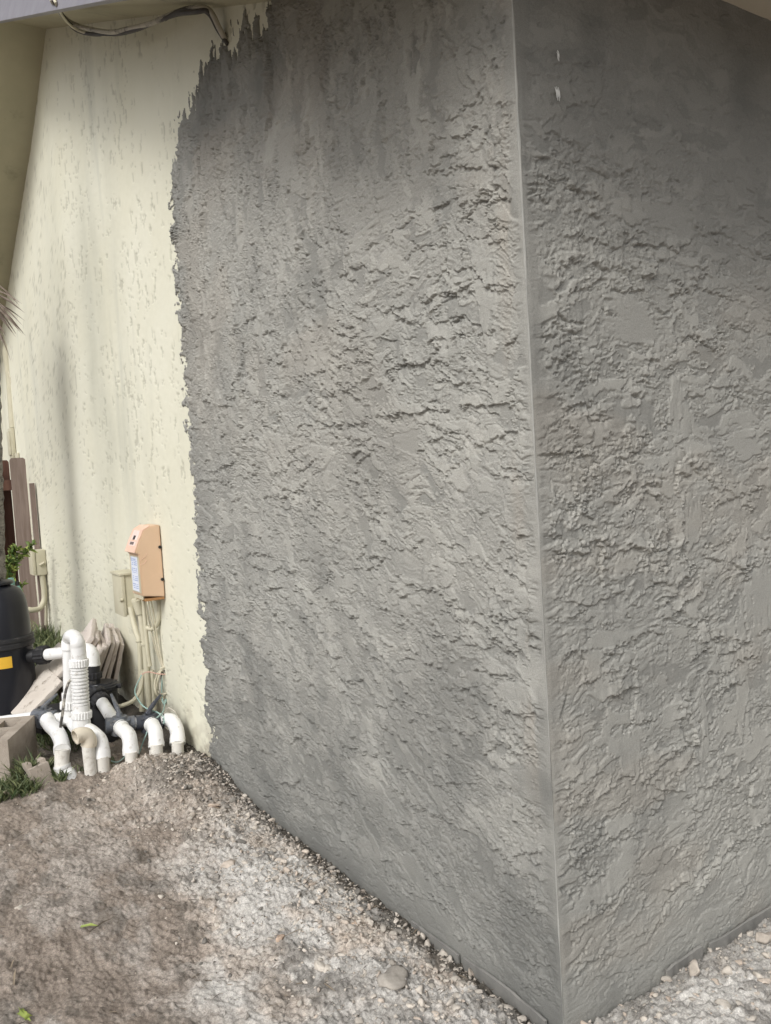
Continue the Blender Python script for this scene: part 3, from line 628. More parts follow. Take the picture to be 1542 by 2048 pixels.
rock(785, 1985, .050, 9, .45, 0, 'large rough grey clod at the lower middle of the picture', flat=.45)
rock(676, 1712, .018, 10, .75, .2, 'crumbly cream pebble lying in the dark strip under the wall')
rock(428, 1628, .030, 11, .85, .5, 'pale peach clod on top of the mound near the pipes', flat=.5)
rock(40, 1824, .022, 12, 1.0, 0, 'white flat stone lying on the brown soil at the left', flat=.35)
rock(70, 1820, .011, 13, .95, 0, 'little white chip just right of the white flat stone', flat=.35)
rock(560, 1895, .020, 14, .75, .8, 'orange tinted lump of stone in the grey rubble', flat=.5)
rock(640, 1950, .032, 15, .85, 0, 'white chalky lump of mortar beside the wet soil patch', flat=.4)
rock(1390, 1950, .026, 16, .7, .1, 'upright shard of cement leaning on the right wall foot', flat=1.2)
rock(1525, 1885, .030, 17, .55, .1, 'tan rough lump against the right wall foot at the picture edge', flat=.9)
rock(1450, 2030, .026, 18, .65, 0, 'smooth grey brown pebble in the pale rubble right of the corner', flat=.6)
rock(1530, 1985, .016, 19, .95, .3, 'round cream pebble at the right picture edge', flat=.6)
rock(20, 1592, .035, 20, .3, .5, 'brown clod of earth at the left edge below the grass', flat=.6)

# blades and twigs ------------------------------------------------------------
def blades(name, items, mat, label=None, kind='stuff'):
    """items: (base, tip, sag, width, tone)"""
    co = []; fa = []; tn = []; off = 0
    for base, tip, bend, wd, tone in items:
        base = Vector(base); tip = Vector(tip); mid = base.lerp(tip, .55)+Vector(bend); dirv = tip-base
        side = dirv.cross(Vector((rnd.uniform(-1, 1), rnd.uniform(-1, 1), .3)))
        if side.length < 1e-6: side = Vector((1, 0, 0))
        side.normalize(); nrm = dirv.cross(side).normalized()*wd*.35
        for p, k in ((base, .8), (mid, 1.0)):
            co += [p-side*wd*k*.5, p+nrm, p+side*wd*k*.5]
        co.append(tip)
        fa += [(off, off+1, off+4), (off, off+4, off+3), (off+1, off+2, off+5), (off+1, off+5, off+4), (off+3, off+4, off+6), (off+4, off+5, off+6)]
        tn += [tone*.7]*3+[tone]*4; off += 7
    o = link(name, np_mesh(name, np.array([c[:] for c in co], np.float32), np.array(fa, np.int32), dict(tone=np.array(tn)), True), mat)
    return tag(o, label, None, None, kind) if kind else o
def grass_patch(cx, cy, rx, ry, n, h, out, dry=.2):
    for _ in range(n):
        a = rnd.uniform(0, 6.283); r = math.sqrt(rnd.random()); x = cx+rx*r*math.cos(a); y = min(cy+ry*r*math.sin(a), -.012); z = gz(x, y)-.005
        hh = h*rnd.uniform(.4, 1.1); ln = rnd.uniform(.2, .9)*hh; b = rnd.uniform(0, 6.283)
        tip = (x+ln*math.cos(b), min(y+ln*math.sin(b), -.004), z+hh*rnd.uniform(.55, 1)); tone = rnd.uniform(.55, 1) if rnd.random() < dry else rnd.uniform(0, .55)
        out.append(((x, y, z), tip, (0, 0, hh*rnd.uniform(.0, .25)), rnd.uniform(.0035, .0065)*(1 if x > -3.6 else 1.7), tone))
G = []
grass_patch(-4.6, -.26, .8, .25, 2600, .22, G, .25)
grass_patch(-5.6, -.18, .6, .17, 1500, .26, G, .2)
grass_patch(-5.2, -.2, .6, .22, 500, .18, G, .2)
grass_patch(-3.9, -.45, .35, .2, 350, .13, G, .3)
grass_patch(-2.545, -.715, .035, .06, 300, .13, G, .5)
grass_patch(-2.60, -.64, .10, .05, 300, .10, G, .5)
grass_patch(-2.42, -.75, .05, .06, 160, .07, G, .4)
grass_patch(-3.25, -.45, .25, .12, 260, .10, G, .35)
grass_patch(-2.45, -.86, .09, .11, 520, .08, G, .35)
grass_patch(-2.435, -.605, .03, .03, 110, .07, G, .2)
grass_patch(-2.62, -.47, .10, .06, 60, .06, G, .3)
grass_patch(-2.72, -.36, .12, .06, 70, .05, G, .3)
blades('grass', G, M_GRASS)
S = []
for _ in range(1500):
    if rnd.random() < .7: x = rnd.uniform(-2.4, -.2); y = -abs(rnd.gauss(.1, .5))-.02
    else: x = rnd.uniform(-3.3, -2.45); y = rnd.uniform(-.6, -.03)
    if y < -1.4: continue
    L = rnd.uniform(.006, .030) if rnd.random() < .93 else rnd.uniform(.03, .07); a = rnd.gauss(.5, .8); z = gz(x, y)+.0025
    S.append(((x, y, z), (x+L*math.cos(a), y+L*math.sin(a), z+rnd.uniform(-.001, .006)), (0, 0, rnd.uniform(0, .003)), rnd.uniform(.0012, .003), rnd.random()**1.6))
blades('dead_twigs', S, M_STRAW)
# fallen leaves
def leaf(name, pxs, mat, tone, label, wd=.012):
    items = []
    for a, b in pxs:
        pa = P(*a, 2, 0); pb = P(*b, 2, 0); pa.z = gz(pa.x, pa.y)+.006; pb.z = gz(pb.x, pb.y)+.010
        items.append((pa, pb, (0, 0, .006), wd, tone))
    tag(blades(name, items, mat, None, None), label, 'leaf')
leaf('fallen_leaf', [((36, 2022), (62, 2044)), ((50, 2038), (66, 2034)), ((40, 2012), (48, 2030))], M_LEAF, .95, 'yellow green fallen leaves on bare soil in the lower left corner', .014)
leaf('fallen_leaf', [((162, 1866), (200, 1862))], M_LEAF, 1.0, 'narrow yellowish leaf lying on brown soil right of the white stone', .010)
leaf('dry_stalk', [((28, 1975), (32, 1950)), ((22, 1945), (32, 1925))], M_STRAW, 1.0, 'short straw coloured stalk on the soil above the green leaves', .007)
leaf('dry_stalk', [((178, 1872), (232, 1846))], M_STRAW, .5, 'long thin brown stalk beside the narrow yellowish leaf', .005)

# ------------------------------------------------------------------ PLUMBING
RP, RF = .0275, .0335
def elbow(name, pts, mat, parent, r=RF, sm=7):
    path = smooth_path(pts, sm); n = len(path); k = max(3, n//6)
    rs = [r*1.10 if (i < k or i >= n-k) else (r*1.04 if (i < k+1 or i >= n-k-1) else r) for i in range(n)]
    return tube(name, path, rs, mat, parent, 20)
def collar(name, a, b, r, mat, parent, ribs=0):
    a = Vector(a); b = Vector(b)
    if not ribs:
        return lathe(name, a, b, [(0, r*.9), (.08, r), (.92, r), (1, r*.9)], mat, parent, 24)
    bm = bmesh.new(); n = ribs*2; t = (b-a).normalized(); ref = Vector((0, 0, 1)) if abs(t.z) < .9 else Vector((1, 0, 0))
    p = (ref-t*ref.dot(t)).normalized(); q = t.cross(p); rings = []
    for f, k in ((0, .90), (.1, 1), (.9, 1), (1, .90)):
        c = a.lerp(b, f); rings.append([bm.verts.new(c+(p*math.cos(math.pi*2*i/n)+q*math.sin(math.pi*2*i/n))*r*k*(1 if i % 2 else .93)) for i in range(n)])
    for i in range(3):
        for k in range(n): bm.faces.new((rings[i][k], rings[i][(k+1) % n], rings[i+1][(k+1) % n], rings[i+1][k]))
    bm.faces.new(rings[0][::-1]); bm.faces.new(rings[-1]); return bm_obj(name, bm, mat, parent, False)
def stub(name, px, py0, py1, x, mat, parent, px1=None, r=RP):
    a = PX(px, py0, x); b = PX(px if px1 is None else px1, py1, x); b.z = min(b.z, -.12); return tube(name, [a, b], r, mat, parent, 18)
def valve(parent, c, axis, mat, hmat, hdir, r=.048, h=.088):
    c = Vector(c); up = Vector((0, 0, 1))
    v = lathe('valve', c-up*h*.55, c+up*h*.45, [(0, r*.7), (.06, r*.92), (.62, r*.95), (.64, r*1.14), (.80, r*1.14), (.82, r*.8), (1, r*.7)], mat, parent, 24)
    bm = bmesh.new(); ax = Vector(axis).normalized()
    for s in (-1, 1): add_tube(bm, [c+ax*s*r*.6, c+ax*s*(r+.016), c+ax*s*(r+.018)], [RF*1.06, RF*1.1, RF*.98], 18)
    fr = Vector((1, -.1, 0)).normalized(); add_tube(bm, [c+fr*r*.6, c+fr*(r+.012)], [RF*1.08, RF*1.08], 18)
    for k in range(6):
        a = k*math.pi/3; add_tube(bm, [c+Vector((r*1.02*math.cos(a), r*1.02*math.sin(a), h*.02)), c+Vector((r*1.02*math.cos(a), r*1.02*math.sin(a), h*.30))], .006, 8)
    bm_obj('valve_port', bm, mat, v, True)
    hd = Vector(hdir).normalized(); top = c+up*h*.46
    bm = bmesh.new(); add_tube(bm, [top, top+up*.016], [.016, .014], 14)
    add_tube(bm, [top+up*.012-hd*.02, top+up*.022+hd*.03, top+up*.030+hd*.085], [.010, .011, .006], 8)
    bm_obj('handle', bm, hmat, v, True); return v

# right-hand manifold
man = empty('pipe_manifold', (-2.5, -.25, 0), 'white pool pipes with two grey valves and three elbows beside the cream wall', 'pool pipes')
VA = PX(240, 1449, -2.58); VB = PX(300, 1444, -2.56)
ax = (VB-VA).normalized()
valve(man, VA, ax, M_VAL, M_VAL, (-.5, -.35, 1.2)); valve(man, VB, ax, M_VALD, M_VALD, (-.3, .8, .5))
tube('pipe', [VA+ax*.04, VB-ax*.04], RP, M_PVC, man)
elbow('elbow', [VB+ax*.045, VB+ax*.075+Vector((.0, 0, .004)), PX(345, 1443, -2.50), PX(354, 1462, -2.44), PX(355, 1488, -2.40)], M_PVC, man)
stub('pipe', 355, 1484, 1535, -2.37, M_PVCD, man)
for V_, p1, p2, base in ((VA, (258, 1473), (262, 1509), 545), (VB, (311, 1466), (313, 1494), 540)):
    f = V_+Vector((.045, -.006, 0)); q = PX(*p2, -2.40)
    elbow('elbow', [f, f+Vector((.035, -.003, -.004)), PX(*p1, -2.43), q], M_PVC, man)
    stub('pipe', p2[0], p2[1]-6, 1000+base, -2.385, M_PVCD, man, p2[0]+1)
tube('pipe_sleeve', [PX(312, 1499, -2.39), PX(313, 1528, -2.385)], RP*1.12, M_PVCD, man, 18)

# left-hand manifold with the check valve stack
lm = empty('pipe_manifold', (-2.5, -.55, 0), 'white pool pipes with grey valve and ribbed check valve rising beside the black filter', 'pool pipes')
VL = PX(91, 1434, -2.94); la = (PX(150, 1440, -2.80)-VL).normalized()
valve(lm, VL, la, M_VAL, M_VAL, (-.5, .8, .22))
f = VL+Vector((.045, 0, 0))
elbow('elbow', [f, PX(100, 1450, -2.82), PX(114, 1464, -2.68), PX(123, 1484, -2.57), PX(124, 1502, -2.50)], M_PVC, lm)
tube('pipe_coupling', [PX(124, 1500, -2.48), PX(124, 1536, -2.47)], RF*.95, M_PVCD, lm, 18)
elbow('elbow', [PX(124, 1530, -2.47), PX(127, 1542, -2.465), PX(137, 1550, -2.45), PX(143, 1568, -2.43), PX(144, 1590, -2.42)], M_PVC, lm)
tube('pipe', [VL+la*.04, PX(132, 1439, -2.84)], RP, M_PVC, lm)
tube('pipe', [PX(-25, 1447, -3.12), VL-la*.04], RP, M_PVC, lm)
elbow('elbow', [PX(126, 1438, -2.86), PX(142, 1440, -2.78), PX(152, 1452, -2.62), PX(162, 1462, -2.58)], M_PVC, lm)
XS = -2.56
elbow('elbow', [PX(163, 1440, XS), PX(168, 1456, XS), PX(185, 1467, -2.50), PX(200, 1484, -2.44), PX(204, 1518, -2.41)], M_PVC, lm, RF*1.04)
stub('pipe', 205, 1512, 1570, -2.40, M_PVCD, lm, 209)
tube('check_valve_body', [PX(163, 1465, XS), PX(163, 1433, XS)], RF*1.15, M_PVC, lm, 20)
collar('union_nut', PX(163, 1437, XS), PX(163, 1421, XS), RF*1.38, M_PVC, lm, 22)
tube('check_valve_collar', [PX(162, 1423, XS), PX(162, 1409, XS)], RF*1.15, M_PVC, lm, 20)
bm = bmesh.new(); a = PX(162, 1411, XS); b = PX(158, 1334, XS); NR = 11; pr = []
for i in range(NR):
    t0 = i/NR; pr += [(t0, RF*.90), (t0+.25/NR, RF*.90), (t0+.40/NR, RF*1.16), (t0+.80/NR, RF*1.16), (t0+.95/NR, RF*.90)]
pp, rr = seglathe(a, b, pr); add_tube_lathe(bm, pp, rr, 22); bm_obj('ribbed_hose', bm, M_PVC, lm, False)
collar('union_nut', PX(158, 1334, XS), PX(157.5, 1318, XS), RF*1.30, M_PVC, lm, 22)
tube('pipe_coupling', [PX(157.5, 1319, XS), PX(156, 1291, XS)], RF*1.02, M_PVC, lm, 20)
XB = -2.72
elbow('elbow', [PX(156, 1293, XS), PX(154, 1282, XS), PX(149, 1274, XS-.05), PX(142, 1272, XB+.06), PX(138, 1279, XB), PX(137, 1300, XB)], M_PVC, lm, RF*.92)
tube('pipe', [PX(137, 1296, XB), PX(139, 1392, XB)], RP, M_PVC, lm, 18)
tube('pipe_coupling', [PX(138, 1385, XB), PX(139, 1402, XB)], RP*1.22, M_PVC, lm, 18)
collar('union_nut', PX(139, 1402, XB), PX(139, 1418, XB), RF*1.28, M_PVC, lm, 20)
tube('pipe_coupling', [PX(139, 1416, XB), PX(141, 1442, XB)], RP*1.15, M_PVC, lm, 18)

# loose open elbow standing in the soil
op = empty('open_pipe', (-2.4, -.5, 0), 'tan open ended elbow pipe standing in the soil before the check valve', 'pipe')
bm = bmesh.new(); pth = smooth_path([PX(150, 1474, -2.40), PX(160, 1470, -2.405), PX(172, 1471, -2.41), PX(178, 1482, -2.41), PX(177, 1492, -2.41)], 7)
n = len(pth); add_tube(bm, pth, [RF*1.02]*n, 18, False); add_tube(bm, pth[:8][::-1], [RF*.85]*8, 18, False)
bm_obj('elbow', bm, M_PVCT, op, True)
bm = bmesh.new(); add_tube(bm, [pth[0], pth[0]+(pth[0]-pth[1]).normalized()*.001], [RF*1.02, RF*.85], 18, False); bm_obj('elbow_rim', bm, M_PVCT, op, True)
stub('pipe', 176, 1488, 1575, -2.405, M_PVCD, op, 186)

# ------------------------------------------------------------------ FILTER TANK, PUMP
ft = empty('pool_filter', (-3.45, -.70, 0), 'tall black pool filter tank with clamp band and yellow sticker', 'pool filter')
tc = Vector((-3.45, -.665, 0))
lathe('lower_tank', tc+Vector((0, 0, -.10)), tc+Vector((0, 0, .485)), [(0, .130), (.12, .147), (.2, .151), (1, .152)], M_BLK, ft, 44)
lathe('upper_tank', tc+Vector((0, 0, .50)), tc+Vector((0, 0, .79)), [(0, .148), (.35, .146), (.62, .140), (.78, .130), (.88, .114), (.94, .094), (.97, .070), (1, .064)], M_BLK, ft, 44)
lathe('clamp_band', tc+Vector((0, 0, .455)), tc+Vector((0, 0, .515)), [(0, .154), (.1, .163), (.45, .163), (.5, .157), (.62, .157), (.66, .161), (.92, .161), (1, .150)], M_BLKM, ft, 44)
cap = lathe('tank_cap', tc+Vector((0, 0, .785)), tc+Vector((0, 0, .81)), [(0, .066), (.3, .082), (.75, .082), (1, .070)], M_BLK, ft, 36)
tube('vent_knob', [tc+Vector((.02, .0, .80)), tc+Vector((.02, .0, .825))], .022, M_BLKM, cap, 14)
bm = bmesh.new(); vs_ = []
for k in range(7):
    a = math.radians(-22+k*5.0)
    for z in (.365, .425): vs_.append(bm.verts.new(tc+Vector((.1532*math.cos(a), .1532*math.sin(a), z))))
for k in range(6): bm.faces.new((vs_[2*k], vs_[2*k+2], vs_[2*k+3], vs_[2*k+1]))
bm_obj('warning_sticker', bm, M_YEL, ft)
XU = -3.33; ua = tc+Vector((.11, .11, .455)); ub = PX(76, 1311, XU)
fu = tube('pipe_port', [tc+Vector((.08, .10, ub.z)), ub], .036, M_BLKM, ft, 18)
collar('union_nut', PX(76, 1311, XU), PX(95, 1309, -3.28), .050, M_BLKM, fu, 16)
ol = empty('filter_pipe', (-3.1, -.4, 0), 'white horizontal pipe bending down from black filter to pump lid', 'pipe')
tube('pipe', [PX(94, 1309, -3.28), PX(166, 1301, -3.10)], .031, M_PVC, ol, 18)
elbow('elbow', [PX(158, 1301, -3.12), PX(172, 1300, -3.08), PX(182, 1306, -3.06), PX(185, 1322, -3.05), PX(185, 1330, -3.05)], M_PVC, ol, .037)

pu = empty('pool_pump', (-3.05, -.27, 0), 'black pool pump with round strainer lid behind the white pipes', 'pool pump')
pc = Vector((-3.05, -.265, 0))
lathe('strainer_pot', pc+Vector((0, 0, -.1)), pc+Vector((0, 0, .225)), [(0, .070), (.5, .076), (1, .082)], M_BLKM, pu, 30)
lid = lathe('strainer_lid', pc+Vector((0, 0, .222)), pc+Vector((0, 0, .262)), [(0, .086), (.15, .096), (.55, .096), (.62, .088), (.8, .084), (.84, .070), (1, .066)], M_BLK, pu, 36)
for k in range(4):
    a = k*math.pi/2+.9; box('lid_lug', (.085, -.012, .228), (.112, .012, .250), M_BLKM, lid, Matrix.Translation(pc) @ Matrix.Rotation(a, 4, 'Z'), .003)
lathe('motor', pc+Vector((0, -.07, .12)), pc+Vector((-.02, -.33, .12)), [(0, .05), (.1, .07), (.9, .072), (1, .05)], M_BLKM, pu, 24)
uc0 = PX(185, 1329, -3.05); uc1 = PX(186, 1362, -3.05)
tube('outlet_neck', [uc0+Vector((0, 0, .004)), uc1-Vector((0, 0, .02))], .037, M_BLKM, pu, 18)
collar('union_nut', uc0.lerp(uc1, .45), uc0.lerp(uc1, .85), .047, M_BLKM, pu, 16)
pa = PX(193, 1392, -2.96); pb = PX(205, 1406, -2.89); pd = (pb-pa).normalized()
tube('inlet_neck', [pc+Vector((.03, -.02, .17)), pa], .044, M_BLKM, pu, 18)
collar('union_nut', pa-pd*.012, pa+pd*.028, .058, M_BLKM, pu, 14); collar('union_nut', pa+pd*.028, pb, .046, M_BLKM, pu, 14)
sp = empty('suction_pipe', (-2.7, -.3, 0), 'short slanting white pipe joining pump to the nearest grey valve', 'pipe')
tube('pipe', [pb-pd*.01, PX(214, 1420, -2.76), VA+Vector((-.045, -.012, .004))], .030, M_PVC, sp, 18)

# ------------------------------------------------------------------ PAVERS leaning on the wall
def slab(top_near, lean, L, W, T, yawdeg, tilt, mat, label, group='pavers leaning on the cream wall', name='paver'):
    """a slab leaning on the wall; top_near: its upper corner at the end nearest the viewer"""
    bm = bmesh.new(); add_box(bm, (-W, -T, -L), (0, 0, 0), None, .004)
    bmesh.ops.subdivide_edges(bm, edges=[e for e in bm.edges if e.calc_length() > .08], cuts=6, use_grid_fill=True)
    for v in bm.verts:
        n = fbm(np.array([v.co.x/.03+top_near[0]*9]), np.array([v.co.z/.03+v.co.y*40]), 77, 3)[0]-.5; v.co += Vector((n*.006, n*.005, n*.006))
    M = Matrix.Translation(top_near) @ Matrix.Rotation(math.radians(yawdeg), 4, 'Z') @ Matrix.Rotation(math.radians(lean), 4, 'X') @ Matrix.Rotation(math.radians(tilt), 4, 'Y')
    bmesh.ops.transform(bm, matrix=M, verts=bm.verts[:]); return tag(bm_obj(name, bm, mat, None, True), label, 'paver', group)
for top, x, lean, L, W, T, yaw, tilt, m_, lab in (
    ((249, 1290), -3.36, -13, .36, .32, .022, -8, 9, M_TILE, 'pinkish paver nearest the cream wall, last of the leaning stack'),
    ((240, 1283), -3.33, -16, .36, .32, .022, -6, 10, M_TILE, 'second pinkish paver out from the cream wall in the leaning stack'),
    ((231, 1288), -3.29, -19, .33, .30, .022, -8, 9, M_TILE, 'third pinkish paver out from the cream wall in the leaning stack'),
    ((223, 1283), -3.27, -22, .33, .30, .022, -8, 11, M_TILE, 'middle pinkish paver of the right hand leaning group'),
    ((215, 1294), -3.23, -25, .30, .30, .022, -4, 9, M_TILE, 'low pinkish paver above the round pump lid in the leaning stack'),
    ((207, 1299), -3.20, -28, .28, .28, .022, -4, 9, M_TILE, 'lowest pinkish paver right of the elbow pipe in the leaning stack'),
    ((200, 1278), -3.27, -32, .40, .26, .026, -4, 13, M_TILE, 'tall pinkish paver in the middle of the leaning stack'),
    ((189, 1277), -3.25, -36, .46, .28, .026, -8, 15, M_TILE, 'topmost pinkish paver with its broad face towards the filter'),
    ((176, 1304), -3.28, -43, .46, .30, .026, -2, 14, M_TILEW, 'pale paver sloping down behind the white vertical pipes'),
    ((148, 1330), -3.20, -46, .42, .34, .026, 8, 14, M_TILEW, 'broad whitewashed paver sloping down beside the black filter'),
    ((130, 1368), -3.12, -50, .28, .26, .026, 12, 10, M_TILEW, 'lowest whitewashed paver resting on the grass beside the filter')):
    slab(PX(*top, x), lean, L, W, T, yaw, tilt, m_, lab)

# ------------------------------------------------------------------ BLOCKS
bl = empty('concrete_block', (-2.85, -.74, 0), 'tan hollow concrete block standing by the filter base', 'concrete block')
def hollow_block(name, M, L, W, H, mat, parent):
    bm = bmesh.new(); w_ = .046
    holes = [(w_, L/2-w_/2), (L/2+w_/2, L-w_)]
    add_box(bm, (0, 0, 0), (L, w_, H)); add_box(bm, (0, W-w_, 0), (L, W, H))
    for a, b in ((0, w_), (L/2-w_/2, L/2+w_/2), (L-w_, L)): add_box(bm, (a, w_, 0), (b, W-w_, H))
    bmesh.ops.remove_doubles(bm, verts=bm.verts[:], dist=.0005)
    bmesh.ops.transform(bm, matrix=M, verts=bm.verts[:]); return bm_obj(name, bm, mat, parent)
Mb = Matrix.Translation((-2.577, -.786, -.02)) @ Matrix.Rotation(math.radians(153), 4, 'Z')
hollow_block('block_body', Mb, .37, .17, .215, M_BLOCK, bl)
sb = empty('concrete_block', (-2.5, -.68, 0), 'small broken concrete block half sunk in the soil before the grass', 'concrete block')
c0 = P(84, 1575, 2, -.01); bm = bmesh.new()
for lo, hi in (((-.022, -.042, -.06), (.004, .042, .085)), ((-.085, -.042, -.06), (-.0225, -.018, .105)), ((-.085, .018, -.06), (-.0225, .042, .100))): add_box(bm, lo, hi, None, .003)
bmesh.ops.transform(bm, matrix=Matrix.Translation((-2.455, -.672, .004)) @ Matrix.Rotation(math.radians(10), 4, 'Z') @ Matrix.Rotation(math.radians(9), 4, 'X') @ Matrix.Rotation(math.radians(-8), 4, 'Y'), verts=bm.verts[:])
bm_obj('block_body', bm, M_BLOCK, sb, True)

# ------------------------------------------------------------------ CONTROL BOX ON THE WALL
cb = empty('pool_control_box', (-2.8, 0, .9), 'sun faded orange control box with small display mounted on the cream wall', 'control box')
XC, WC = -2.690, .175
prof = [(-.004, 1.073), (-.050, 1.070), (-.086, 1.052), (-.113, 1.000), (-.136, .946), (-.117, .934), (-.115, .735), (-.112, .728), (-.004, .712)]
prism('box_body', [(XC, y, z) for y, z in prof], (-WC, 0, 0), M_ORG, cb, .004)
# bleached hood over the sloping front
hood = [(-.052, 1.0735), (-.088, 1.0545), (-.116, 1.001), (-.1395, .946), (-.1365, .9445), (-.113, .998), (-.086, 1.0505), (-.050, 1.0695)]
prism('hood', [(XC-.004, y, z) for y, z in hood], (-WC+.008, 0, 0), M_PNK, cb)
def on_slope(t, x, off=.0045):
    a = Vector((0, -.088, 1.0545)); b = Vector((0, -.1395, .946)); p = a.lerp(b, t); n = Vector((0, -(1.0545-.946), -(.1395-.088))).normalized(); n = Vector((0, -.108, .0515)).normalized()
    return Vector((x, p.y, p.z))+n*off
def slope_box(name, t0, t1, x0, x1, mat, th=.002):
    lo = [on_slope(t0, x0, .001), on_slope(t0, x1, .001), on_slope(t1, x1, .001), on_slope(t1, x0, .001)]; n = Vector((0, -.108, .0515)).normalized()
    return prism(name, lo, n*th, mat, cb)
slope_box('control_panel', .05, .72, XC-.035, XC-.135, simple('washed_panel', (0.72, 0.56, 0.50), (0.78, 0.64, 0.60), 14, 0.5), .0012)
slope_box('display', .28, .46, XC-.070, XC-.100, M_DARK, .003)
for k in range(4): slope_box('button', .56, .68, XC-.062-.016*k, XC-.069-.016*k, M_DARK, .003)
prism('label_plate', [(XC-.012, -.1155, .925), (XC-WC+.012, -.1155, .925), (XC-WC+.012, -.1155, .742), (XC-.012, -.1155, .742)], (0, -.002, 0), M_BEI, cb)
lb = prism('instruction_label', [(XC-.035, -.118, .920), (XC-WC+.03, -.118, .920), (XC-WC+.03, -.118, .748), (XC-.035, -.118, .748)], (0, -.001, 0), M_LAB, cb)
bm = bmesh.new()
for k in range(15):
    z = .898-k*.0098
    for j in range(3):
        x0 = XC-.045-j*.032; x1 = x0-rnd.uniform(.012, .029)
        if k in (3, 7, 11): continue
        add_box(bm, (x1, -.1197, z), (x0, -.1190, z+.004))
add_box(bm, (XC-.138, -.1197, .903), (XC-.128, -.1190, .915)); add_box(bm, (XC-.115, -.1197, .906), (XC-.06, -.1190, .911))
bm_obj('printed_lines', bm, M_INK, lb)
for z in (.962, .800): tube('screw', [(XC-.002, -.012, z), (XC+.006, -.012, z)], .008, M_DARK, cb, 10)
box('bottom_tray', (XC-WC+.01, -.100, .700), (XC-.006, -.006, .713), simple('rust_brown_rim', (0.33, 0.17, 0.07), (0.40, 0.22, 0.09), 10, 0.6), cb)
for k in range(6): tube('wire_gland', [(XC-.03-.024*k, -.106, .728), (XC-.03-.024*k, -.106, .708)], .007, M_BEI, cb, 8)
# paint scratch ring
tube('scratch', smooth_path([(XC+.0012, -.117, .905), (XC+.0012, -.10, .915), (XC+.0012, -.085, .925), (XC+.0012, -.08, .94)], 5), .0009, M_PNK, cb, 6)
tube('scratch', smooth_path([(XC+.0012, -.115, .885), (XC+.0012, -.095, .890), (XC+.0012, -.083, .905)], 5), .0012, M_PNK, cb, 6)

sw = empty('switch_box', (-3.2, 0, .7), 'cream painted metal switch box on the wall behind the orange box', 'electrical box')
sx0, sx1 = -3.30, -3.13
s0 = box('box_body', (sx0, -.080, .575), (sx1, .0, .800), M_BEI, sw, None, .005)
box('box_cover', (sx0-.006, -.100, .570), (sx1+.006, -.0805, .795), M_BEI, sw, None, .004); box('cover_flange', (sx0-.012, -.108, .793), (sx1+.010, -.0, .806), M_BEI, sw, None, .003)
tube('hasp', [(sx1-.01, -.104, .655), (sx1+.012, -.104, .668)], .008, M_BEI, sw, 8)

cf = empty('conduit_fitting', (-2.95, -.05, .6), 'cream conduit body with rounded cover hanging below the orange box', 'conduit')
fa_ = PX(272, 1200, -2.95); fb_ = PX(281, 1228, -2.95)
bm = bmesh.new(); add_tube(bm, smooth_path([fa_, fa_.lerp(fb_, .2), fa_.lerp(fb_, .8), fb_], 4), [.012]+[.024]*11+[.013], 14); bm_obj('fitting_body', bm, M_BEI, cf, True)
tube('fitting_neck', [PX(268, 1202, -2.99), PX(276, 1203, -2.94)], .016, M_BEI, cf, 12)
for nm, pts, r, lab in (
    ('conduit', [(261, 1214, -3.12), (266, 1240, -3.10), (273, 1266, -3.05), (279, 1284, -3.02), (281, 1320, -3.02), (284, 1422, -3.02)], .015, 'left cream conduit running down the wall from the switch box'),
    ('conduit', [(281, 1228, -2.95), (285, 1256, -2.94), (290, 1290, -2.93), (293, 1330, -2.93), (300, 1420, -2.93)], .017, 'thick middle cream conduit running down below the rounded fitting'),
    ('conduit', [(287, 1198, -2.88), (290, 1240, -2.88), (295, 1300, -2.87), (300, 1332, -2.87)], .011, 'thin cream conduit close to the right of the thick one'),
    ('conduit', [(308, 1196, -2.80), (317, 1202, -2.80), (318, 1232, -2.80), (313, 1250, -2.82), (303, 1258, -2.85), (292, 1254, -2.88)], .012, 'curled cream conduit looping under the right of the orange box'),
    ('conduit', [(304, 1340, -2.90), (307, 1380, -2.90), (309, 1425, -2.90)], .010, 'short thin conduit stub behind the coiled wires')):
    path = smooth_path([PX(*p) for p in pts], 8)
    t_ = empty(nm, path[0], lab, 'conduit', 'conduits below the orange box'); tube('conduit_pipe', path, r, M_BEI, t_, 12)
    if len(pts) > 4 and r > .013: collar('coupling', path[-18], path[-17], r*1.3, M_BEI, t_)
def wire(label, pts, r, mat, cat='wire', name='wire', group=None, sm=8):
    return tag(tube(name, smooth_path([PX(*p) for p in pts], sm), r, mat, None, 7), label, cat, group)
wire('leftmost pale wire dropping from the orange box into the coil', [(285, 1192, -2.80), (292, 1205, -2.80), (295, 1230, -2.83), (302, 1262, -2.85), (312, 1300, -2.85), (325, 1335, -2.84)], .004, M_WIREW)
wire('middle pale wire dropping straight from the orange box to the coil', [(297, 1196, -2.78), (300, 1225, -2.80), (308, 1262, -2.82), (315, 1300, -2.83), (326, 1335, -2.83)], .004, M_WIREW)
wire('right pale wire dropping from the orange box to the coil', [(301, 1196, -2.77), (306, 1222, -2.80), (313, 1265, -2.82), (320, 1305, -2.82), (327, 1336, -2.82)], .0045, M_WIREW)
coil = [(325, 1335, -2.83)]
co_ = empty('wire_coil', (-2.8, -.05, .3), 'tangled coil of pale wires hanging at the foot of the conduits', 'wire coil')
